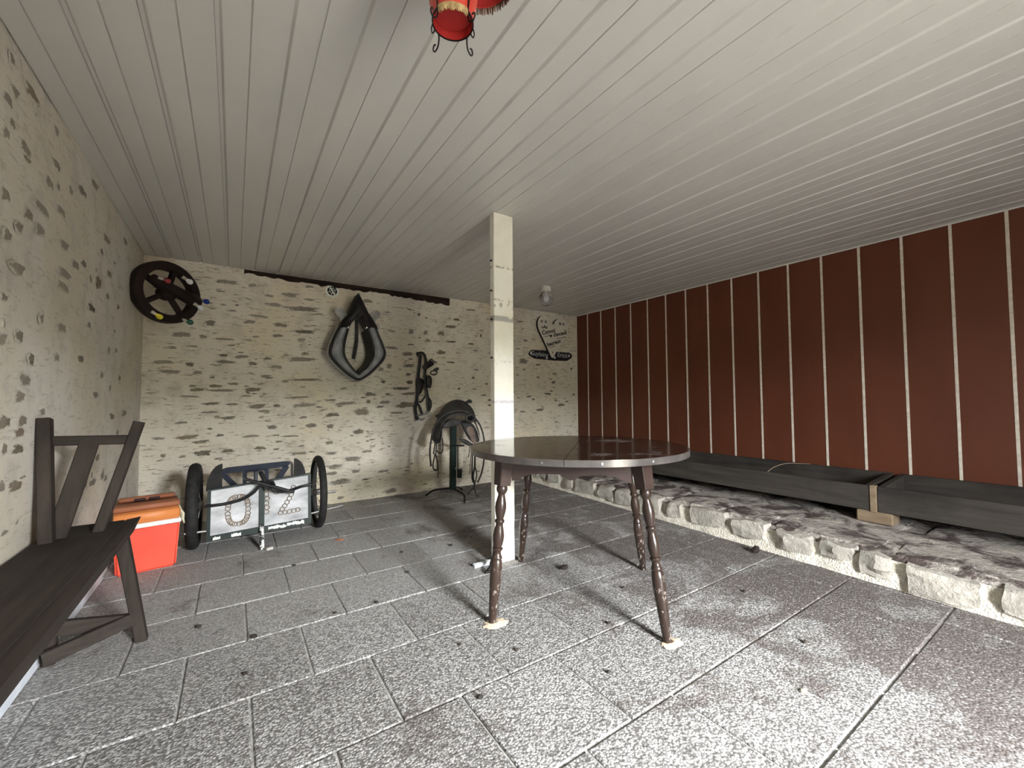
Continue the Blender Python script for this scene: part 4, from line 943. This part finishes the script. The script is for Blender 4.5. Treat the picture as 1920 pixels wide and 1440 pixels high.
strap('br_l',.017,'cheek_strap'); strap('br_r',.016,'cheek_strap'); plate('br_blink_l',.012,'blinker','leather_black',br,.012); plate('br_blink_r',.012,'blinker','leather_black',br,.012)
p = Vector(TR['br_pad'][0]); MB().lathe([(.0,-.022),(.016,-.018),(.024,-.006),(.025,.02),(.018,.043)], p, (0,1,0), 14).build('hanging_peg','leather_grey',br,True)
plate('br_brow',.014,'brow_band','leather_black',br,.01); strap('br_wire',.006,'loose_strap',flat=1); strap('br_ring',.006,'rein_ring',flat=1,n=2,closed=True); plate('br_piece',.01,'keeper','leather_grey',br,.004)
strap('br_loop',.007,'throat_strap'); strap('br_s4',.012,'cheek_strap'); strap('br_s5',.010,'cheek_strap')
strap('br_bit',.009,'bit','metal_grey',flat=1); strap('br_arc',.009,'bit','metal_grey',flat=1); strap('br_ring2',.005,'bit_ring','metal_grey',flat=1,n=2,closed=True)

# ------------------------------------------------------------------ saddle stand and saddle
ss = thing('saddle_stand', 'dark green metal saddle stand by the back wall', 'saddle stand', (1.875,3.90,0))
MB().beam((1.872,3.90,.085),(1.880,3.90,.775), .058, .05, (1,0,0), .004).build('post','green_paint',ss)
MB().box((1.80,3.76,.765),(1.96,4.10,.79), bev=.005).build('top_rest','metal_dark',ss)
for q in (((1.872,3.89,.095),(1.90,3.72,.07),(1.885,3.66,.02),(1.872,3.635,.006)),((1.872,3.91,.095),(1.74,4.05,.07),(1.69,4.12,.02),(1.68,4.14,.006)),((1.872,3.91,.095),(2.02,4.08,.06),(2.10,4.15,.02),(2.12,4.17,.006))):
    MB().tube(catmull(q,4), .010, 8).build('foot','metal_dark',ss,True)
MB().tube(TR['sd_hook'], .008, 8).build('hook_bar','metal_dark',ss,True)
MB().tube(TR['sd_brack'], .007, 8).build('bracket','metal_dark',ss,True)
MB().box((1.90,3.83,.205),(1.945,3.86,.295), bev=.005).build('clamp','metal_dark',ss)
MB().tube([TR['sd_lock'][0],TR['sd_lock'][1]], .009, 8).build('bolt','galvanised',ss,True)
sa = thing('saddle', 'old grey leather saddle with hanging straps on the stand', 'saddle', (1.92,3.92,.79))
rows_ = [ [(1.648,3.735,.64),(1.675,3.735,.755),(1.735,3.735,.830),(1.81,3.735,.862),(1.885,3.735,.866),(1.960,3.735,.845),(2.030,3.735,.790),(2.075,3.735,.715),(2.100,3.735,.63)],
          [(1.655,3.82,.66),(1.690,3.82,.785),(1.750,3.82,.852),(1.83,3.82,.880),(1.905,3.82,.885),(1.985,3.82,.865),(2.060,3.82,.815),(2.110,3.82,.74),(2.135,3.82,.66)],
          [(1.70,3.95,.73),(1.735,3.95,.83),(1.80,3.95,.895),(1.875,3.95,.925),(1.95,3.95,.93),(2.03,3.95,.91),(2.10,3.95,.865),(2.15,3.95,.79),(2.18,3.95,.72)],
          [(1.78,4.06,.82),(1.815,4.06,.89),(1.865,4.06,.945),(1.93,4.06,.985),(2.005,4.06,1.0),(2.085,4.06,.985),(2.155,4.06,.94),(2.205,4.06,.875),(2.232,4.06,.79)],
          [(1.80,4.12,.82),(1.835,4.12,.88),(1.88,4.12,.93),(1.94,4.12,.968),(2.01,4.12,.98),(2.085,4.12,.965),(2.15,4.12,.925),(2.20,4.12,.865),(2.228,4.12,.79)] ]
rows_ = [catmull(r_,4) for r_ in rows_]; ncol = len(rows_[0]); cols = [catmull([r_[i] for r_ in rows_],5) for i in range(ncol)]; nr = len(cols[0])
vs = [cols[i][j] for j in range(nr) for i in range(ncol)]; nv = len(vs)
vs += [p+Vector((0,0,-.022)) for p in vs]; fs = []
for j in range(nr-1):
    for i in range(ncol-1):
        a=j*ncol+i; fs.append([a,a+1,a+ncol+1,a+ncol]); fs.append([nv+a,nv+a+ncol,nv+a+ncol+1,nv+a+1])
per = list(range(ncol))+[j*ncol+ncol-1 for j in range(1,nr)]+[(nr-1)*ncol+i for i in range(ncol-2,-1,-1)]+[j*ncol for j in range(nr-2,0,-1)]
for i in range(len(per)): a,b=per[i],per[(i+1)%len(per)]; fs.append([a,b,nv+b,nv+a])
MB().add(vs,fs).build('seat','leather_grey',sa,True,60)
plate('sd_flap_l',.03,'flap','leather_black',sa,.02); plate('sd_flap_r',.03,'flap','leather_grey',sa,.02); plate('sd_tan_r',.02,'flap_panel','leather_tan',sa,.012)
plate('sd_tip_r',.02,'flap_tip','leather_grey',sa,.01); plate('sd_front',.06,'front_panel','leather_grey',sa,.015)
cg = Vector((1.985,3.728,.812))
MB().tube([cg+Vector((.048*cos(2*pi*k/18),-.002,.034*sin(2*pi*k/18))) for k in range(18)], .013, 8, True).build('pommel_arch','leather_grey',sa,True)
MB().lathe([(.046,0),(.04,.012)], cg+Vector((0,.006,0)), (0,1,0), 18).build('pommel_gullet','void_black',sa)
MB().tube(catmull(V3(TR['sd_horn']),3), .018, 8).build('cantle_knob','leather_grey',sa,True)
MB().tube(catmull([(1.73,4.0,.83),(1.78,4.0,.845),(1.83,4.02,.85)],3), [.012]*3+[.026]*4, 8).build('side_roll','leather_black',sa,True)
for nm, r in (('sd_l1',.007),('sd_l2',.006),('sd_lloop',.007),('sd_lthin',.004),('sd_lstrap',.006),('sd_r1',.008),('sd_r2',.010),('sd_r3',.004),('sd_r4',.006),('sd_t1',.006),('sd_t2',.006),('sd_r5',.005)):
    strap(nm, r, 'strap', 'leather_black', sa, .6)
strap('sd_rein', .0095, 'rein', 'leather_grey', sa, .8)

# ------------------------------------------------------------------ cartwheel lamp in the corner
TH = radians(38); wc = Vector((-.425,3.95,1.805)); ux = Vector((cos(TH),sin(TH),0)); uz = Vector((0,0,1)); un = Vector((sin(TH),-cos(TH),0))
wl_ = thing('wheel_lamp', 'dark wooden cart wheel lamp with coloured bulbs in the back corner', 'wheel lamp', (-.425,3.95,1.58))
def wp(r, a, d=0): return wc+ux*(r*cos(a))+uz*(r*sin(a))+un*d
RO, RI = .226, .166; N = 48; vs = []; fs = []
for k in range(N):
    a = 2*pi*k/N
    for r, d in ((RO,-.03),(RO,.03),(RO-.006,.036),(RI+.004,.036),(RI,.03),(RI,-.03)): vs.append(wp(r,a,d))
for k in range(N):
    for i in range(6): a=k*6+i; b=k*6+(i+1)%6; c=((k+1)%N)*6+(i+1)%6; d=((k+1)%N)*6+i; fs.append([a,b,c,d])
MB().add(vs,fs).build('rim','wheel_wood',wl_,True,40)
for a in (75, 5, 305, 215, 147): 
    MB().beam(wp(.03,radians(a)), wp(RI+.01,radians(a)), .036, .034, un, .005).build('spoke','wheel_wood',wl_)
MB().lathe([(.045,-.05),(.058,-.02),(.058,.04),(.045,.06)], wc, un, 20).build('hub','wheel_wood',wl_,True,40)
e0 = wc+ux*(-.145)+uz*.062+un*.09; e1 = wc+ux*.205+uz*(-.035)+un*.02
MB().tube([e0,e0.lerp(e1,.3),e0.lerp(e1,.65),e1], [.030,.035,.043,.048], 14).build('shaft','wheel_wood',wl_,True)
for (du,dz,dn,mt,su,sz_) in ((.120,.115,.05,'bulb_white',-.03,.02),(-.085,.058,.13,'bulb_red',-.035,.01),(.262,-.006,.03,'bulb_blue',-.035,.012),(.190,-.075,.075,'bulb_white',-.03,.02),(-.080,-.190,.05,'bulb_yellow',-.03,.022),(.135,-.195,.04,'bulb_green',-.035,.01)):
    c = wc+ux*du+uz*dz+un*dn; ax = (ux*(-su)+uz*(-sz_)+un*.012).normalized(); sk = c-ax*.034
    sko = MB().lathe([(.012,-.012),(.013,0),(.011,.018)], sk, ax, 12).build('socket','socket_cream',wl_,True)
    MB().lathe([(.008,.012),(.011,.02),(.019,.034),(.021,.044),(.017,.056),(.008,.063),(.001,.064)], sk, ax, 14).build('bulb',mt,sko,True)
MB().tube([wc+uz*.2-un*.03, wc+uz*.2-un*.03+Vector((-.08,.15,.02))], .005, 6).build('hanger','metal_dark',wl_,True)

# ------------------------------------------------------------------ heart sign and name plate
hs = thing('heart_sign', 'cream heart-shaped board with black handwriting on the back wall', 'sign', (3.55,4.33,1.55))
def yprism(L, y0, y1, name, mat, par, sc=1.0):
    L = V3(L); c = sum(L,Vector())/len(L); L = [c+(p-c)*sc for p in L]; n = len(L)
    return MB().add([(p.x,y0,p.z) for p in L]+[(p.x,y1,p.z) for p in L], [list(range(n)),[2*n-1-i for i in range(n)]]+[[i,n+i,n+(i+1)%n,(i+1)%n] for i in range(n)]).build(name,mat,par)
HT = catmull(V3(TR['heart']),3,True)
yprism(HT, 4.308, 4.340, 'board', 'sign_black', hs); yprism(HT, 4.3045, 4.3082, 'face', 'heart_cream', hs, .992)
hp = TR['h_pts']
def tm(p, y, rot): return Matrix.Translation((p[0],y,p[2])) @ frame((0,0,0),(1,0,0),(0,-1,0)) @ Matrix.Rotation(radians(rot),4,'Z')
for (i, body, size, rot) in ((0,'Au',.058,2),(1,'Convoi',.078,14),(2,"d'anciens",.066,13),(3,'heureux',.074,17)):
    text('lettering', body, size, 'ink_black', hs, tm(hp[i],4.304,rot), .0006, .1, .0022)
for (i, dx, dz, L, rot) in ((1,-.005,-.055,.13,14),(2,.02,-.052,.17,13),(3,-.03,-.055,.11,17)):
    c = Vector((hp[i][0]+dx,4.3035,hp[i][2]+dz)); d = Vector((cos(radians(rot)),0,sin(radians(rot))))*L/2
    MB().beam(c-d,c+d,.007,.0012,(0,0,1),.0003).build('underline','ink_black',hs)
for i in (5,6,7,8):
    c = Vector((hp[i][0],4.3035,hp[i][2])); MB().tube([c+Vector((.014*cos(2*pi*k/12),0,.014*sin(2*pi*k/12))) for k in range(12)], .004, 6, True).build('ring_mark','ink_black',hs)
def tiny_heart(p, s, name, mat, par, y=4.3035):
    L = [(p[0]+s*a, y, p[2]+s*b) for a,b in ((0,-1),(-.9,.2),(-.8,.7),(-.4,.8),(0,.4),(.4,.8),(.8,.7),(.9,.2))]; yprism(L,y-.0006,y+.0012,name,mat,par)
tiny_heart(hp[4], .024, 'heart_mark', 'ink_black', hs); tiny_heart((hp[3][0]-.02,0,hp[3][2]-.13),.016,'heart_mark','paint_ochre',hs)
tiny_heart((hp[0][0]-.05,0,hp[0][2]-.01),.02,'heart_mark','paint_ochre',hs); tiny_heart((hp[8][0]+.03,0,hp[8][2]-.09),.02,'heart_mark','paint_ochre',hs)
npl = thing('name_plate', 'narrow black plate with two pale handwritten names behind the heart tip', 'sign', (3.54,4.345,1.52))
yprism(TR['plaque'], 4.3405, 4.353, 'board', 'sign_black', npl)
text('lettering','Guylaine',.085,'chalk_white',npl,tm(hp[9],4.3398,-2),.0006,.15)
text('lettering','Erick',.090,'chalk_white',npl,tm(hp[10],4.3398,-3),.0006,.1)
for i in (11,12,13,14):
    c = hp[i]; fm = MB()
    for k in range(5):
        a = 2*pi*k/5; fm.lathe([(.010,0),(.010,.001)], (c[0]+.010*cos(a),4.3405,c[2]+.010*sin(a)), (0,-1,0), 8)
    fm.build('flower_mark','chalk_white',npl)

# ------------------------------------------------------------------ ceiling light
cl_ = thing('ceiling_light', 'small ceiling light with white cap and clear glass globe near the heart sign', 'lamp', (2.687,3.364,H))
lc = Vector((2.687,3.364,H))
MB().lathe([(.042,0),(.048,.004),(.048,.052),(.044,.056)], lc, (0,0,-1), 24).build('cap','lamp_white',cl_,True,40)
MB().lathe([(.036,.056),(.040,.062),(.062,.085),(.075,.115),(.076,.140),(.060,.175),(.035,.196),(.002,.205)], lc, (0,0,-1), 24, False).build('globe','clear_glass',cl_,True)
MB().lathe([(.012,.056),(.013,.09),(.026,.12),(.026,.14),(.012,.158),(.002,.162)], lc, (0,0,-1), 14).build('bulb','bulb_white',cl_,True)

# ------------------------------------------------------------------ red hanging lantern
lo_ = thing('hanging_lantern', 'red lantern lamp with black scrolls and gold fringe hanging from the ceiling', 'lantern', (.44,.92,H))
L0 = Vector((.437,.905,0)); zb = 1.930
MB().lathe([(.050,zb),(.058,zb+.05),(.070,zb+.11),(.078,zb+.17),(.060,zb+.19)], L0, (0,0,1), 28, False).build('shade','lantern_red',lo_,True,60)
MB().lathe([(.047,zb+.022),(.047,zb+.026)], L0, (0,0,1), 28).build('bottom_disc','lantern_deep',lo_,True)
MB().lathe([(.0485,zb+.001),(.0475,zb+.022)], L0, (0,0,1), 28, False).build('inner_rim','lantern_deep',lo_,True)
MB().lathe([(.0515,zb-.001),(.0515,zb+.004),(.049,zb+.004),(.049,zb-.001),(.0515,zb-.001)], L0, (0,0,1), 28, False).build('rim_band','metal_dark',lo_,True)
def fringe(c, r, z, h, a0, a1, n, mat, par):
    mb = MB()
    for k in range(n):
        a = a0+(a1-a0)*k/(n-1); p = c+Vector((cos(a)*r, sin(a)*r, z)); d = Vector((R.uniform(-.002,.002),R.uniform(-.002,.002),-h*R.uniform(.8,1.1)))
        mb.tube([p,p+d], [.0016,.0011], 5)
    return tag(mb.build('fringe', mat, par), kind='stuff')
va = math.atan2(-.905,-.437)
fringe(L0, .0525, zb+.003, .017, va-.7, va+.7, 60, 'fringe_gold', lo_)
MB().tube([L0+Vector((cos(va-.7+1.4*k/14)*.0525,sin(va-.7+1.4*k/14)*.0525,zb+.003)) for k in range(15)], .0022, 6).build('fringe_braid','fringe_gold',lo_,True)
for k,a in enumerate((va+.75, va-.75, va+2.4, va-2.4)):
    rad = Vector((cos(a),sin(a),0)); q = lambda r,z: L0+rad*r+Vector((0,0,z))
    MB().tube(catmull([q(.079,zb+.17),q(.072,zb+.11),q(.060,zb+.05),q(.053,zb+.0),q(.053,zb-.014),q(.057,zb-.028),q(.068,zb-.034),q(.075,zb-.026),q(.072,zb-.016),q(.066,zb-.017)],5), .0019, 6).build('strap','metal_dark',lo_,True)
    MB().tube(catmull([q(.060,zb+.05),q(.074,zb+.048),q(.082,zb+.036),q(.079,zb+.022),q(.070,zb+.022),q(.068,zb+.030)],5), .0016, 6).build('scroll','metal_dark',lo_,True)
MB().lathe([(.004,zb+.18),(.004,H)], L0, (0,0,1), 8).build('rod','metal_dark',lo_)
MB().lathe([(.05,H-.018),(.055,H-.004),(.055,H)], L0, (0,0,1), 20).build('ceiling_rose','metal_dark',lo_,True)
S0_ = L0+Vector((.062,-.015,.045))
MB().lathe([(.095,zb+.105),(.075,zb+.15),(.045,zb+.19)], S0_, (0,0,1), 28, False).build('side_shade','lantern_red',lo_,True)
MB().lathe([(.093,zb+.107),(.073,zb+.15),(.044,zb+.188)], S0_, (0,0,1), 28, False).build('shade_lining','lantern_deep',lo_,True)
fringe(S0_, .095, zb+.108, .022, 0, 2*pi, 180, 'fringe_brown', lo_)
MB().tube([L0+Vector((0,0,zb+.215)), S0_+Vector((0,0,zb+.215)), S0_+Vector((0,0,zb+.18))], .005, 8).build('arm','metal_dark',lo_,True)

# ------------------------------------------------------------------ bits lying on the floor
def pebble(x,y,s,label,mat='dung',group=None,seed=1,cat='stone',flat=.8):
    bm = blob(seed,j=.16); 
    for p in bm.verts: p.co = Vector((x+p.co.x*s, y+p.co.y*s*.8, s*flat*.95+p.co.z*s*flat))
    o = MB().bm(bm).build('pebble' if cat=='stone' else 'dropping', mat, None, True, 30); return tag(o,label,cat,group)
pebble(2.80,1.385,.034,'dark round stone against the foot of the ledge',seed=3)
pebble(1.627,1.893,.026,'dark oval stone on the slabs under the table',seed=5,flat=.6)
DG = [(470,1195),(240,1380),(385,1152),(660,1268)]
for i,(x,y,s) in enumerate(((.087,2.10,.013),(-.20,1.47,.014),(-.113,2.33,.012),(.41,2.12,.009),(.60,2.11,.010),(.85,2.37,.011),(1.40,1.33,.010),(.95,1.40,.010),(.78,1.56,.008),(1.15,1.10,.009),(1.72,1.53,.009),(.32,2.86,.010),(.93,2.70,.010),(1.25,2.63,.012),(.05,1.84,.010),(.70,1.25,.011),(2.2,1.15,.010),(1.95,.78,.010))):
    pebble(x,y,s,'small dark crumb lying on the paving slabs',group='dark crumbs scattered on the slabs',seed=20+i,cat='crumb',flat=.7)
def leaf(x,y,s,mat,label):
    vs = [(x-s,y,.004),(x-.3*s,y+.5*s,.010),(x+.5*s,y+.45*s,.003),(x+s,y+.05*s,.011),(x+.4*s,y-.5*s,.004),(x-.4*s,y-.45*s,.009)]
    n = 6; v2 = [(a,b,c+.0015) for a,b,c in vs]
    tag(MB().add(vs+v2,[list(range(n)),[2*n-1-i for i in range(n)]]+[[i,n+i,n+(i+1)%n,(i+1)%n] for i in range(n)]).build('leaf',mat), label, 'leaf')
leaf(.644,3.186,.032,'dry_leaf','reddish dry leaf on the slabs in front of the cart')
leaf(1.62,.655,.016,'pale_leaf','pale yellow leaf on the gravelly slabs at the front')
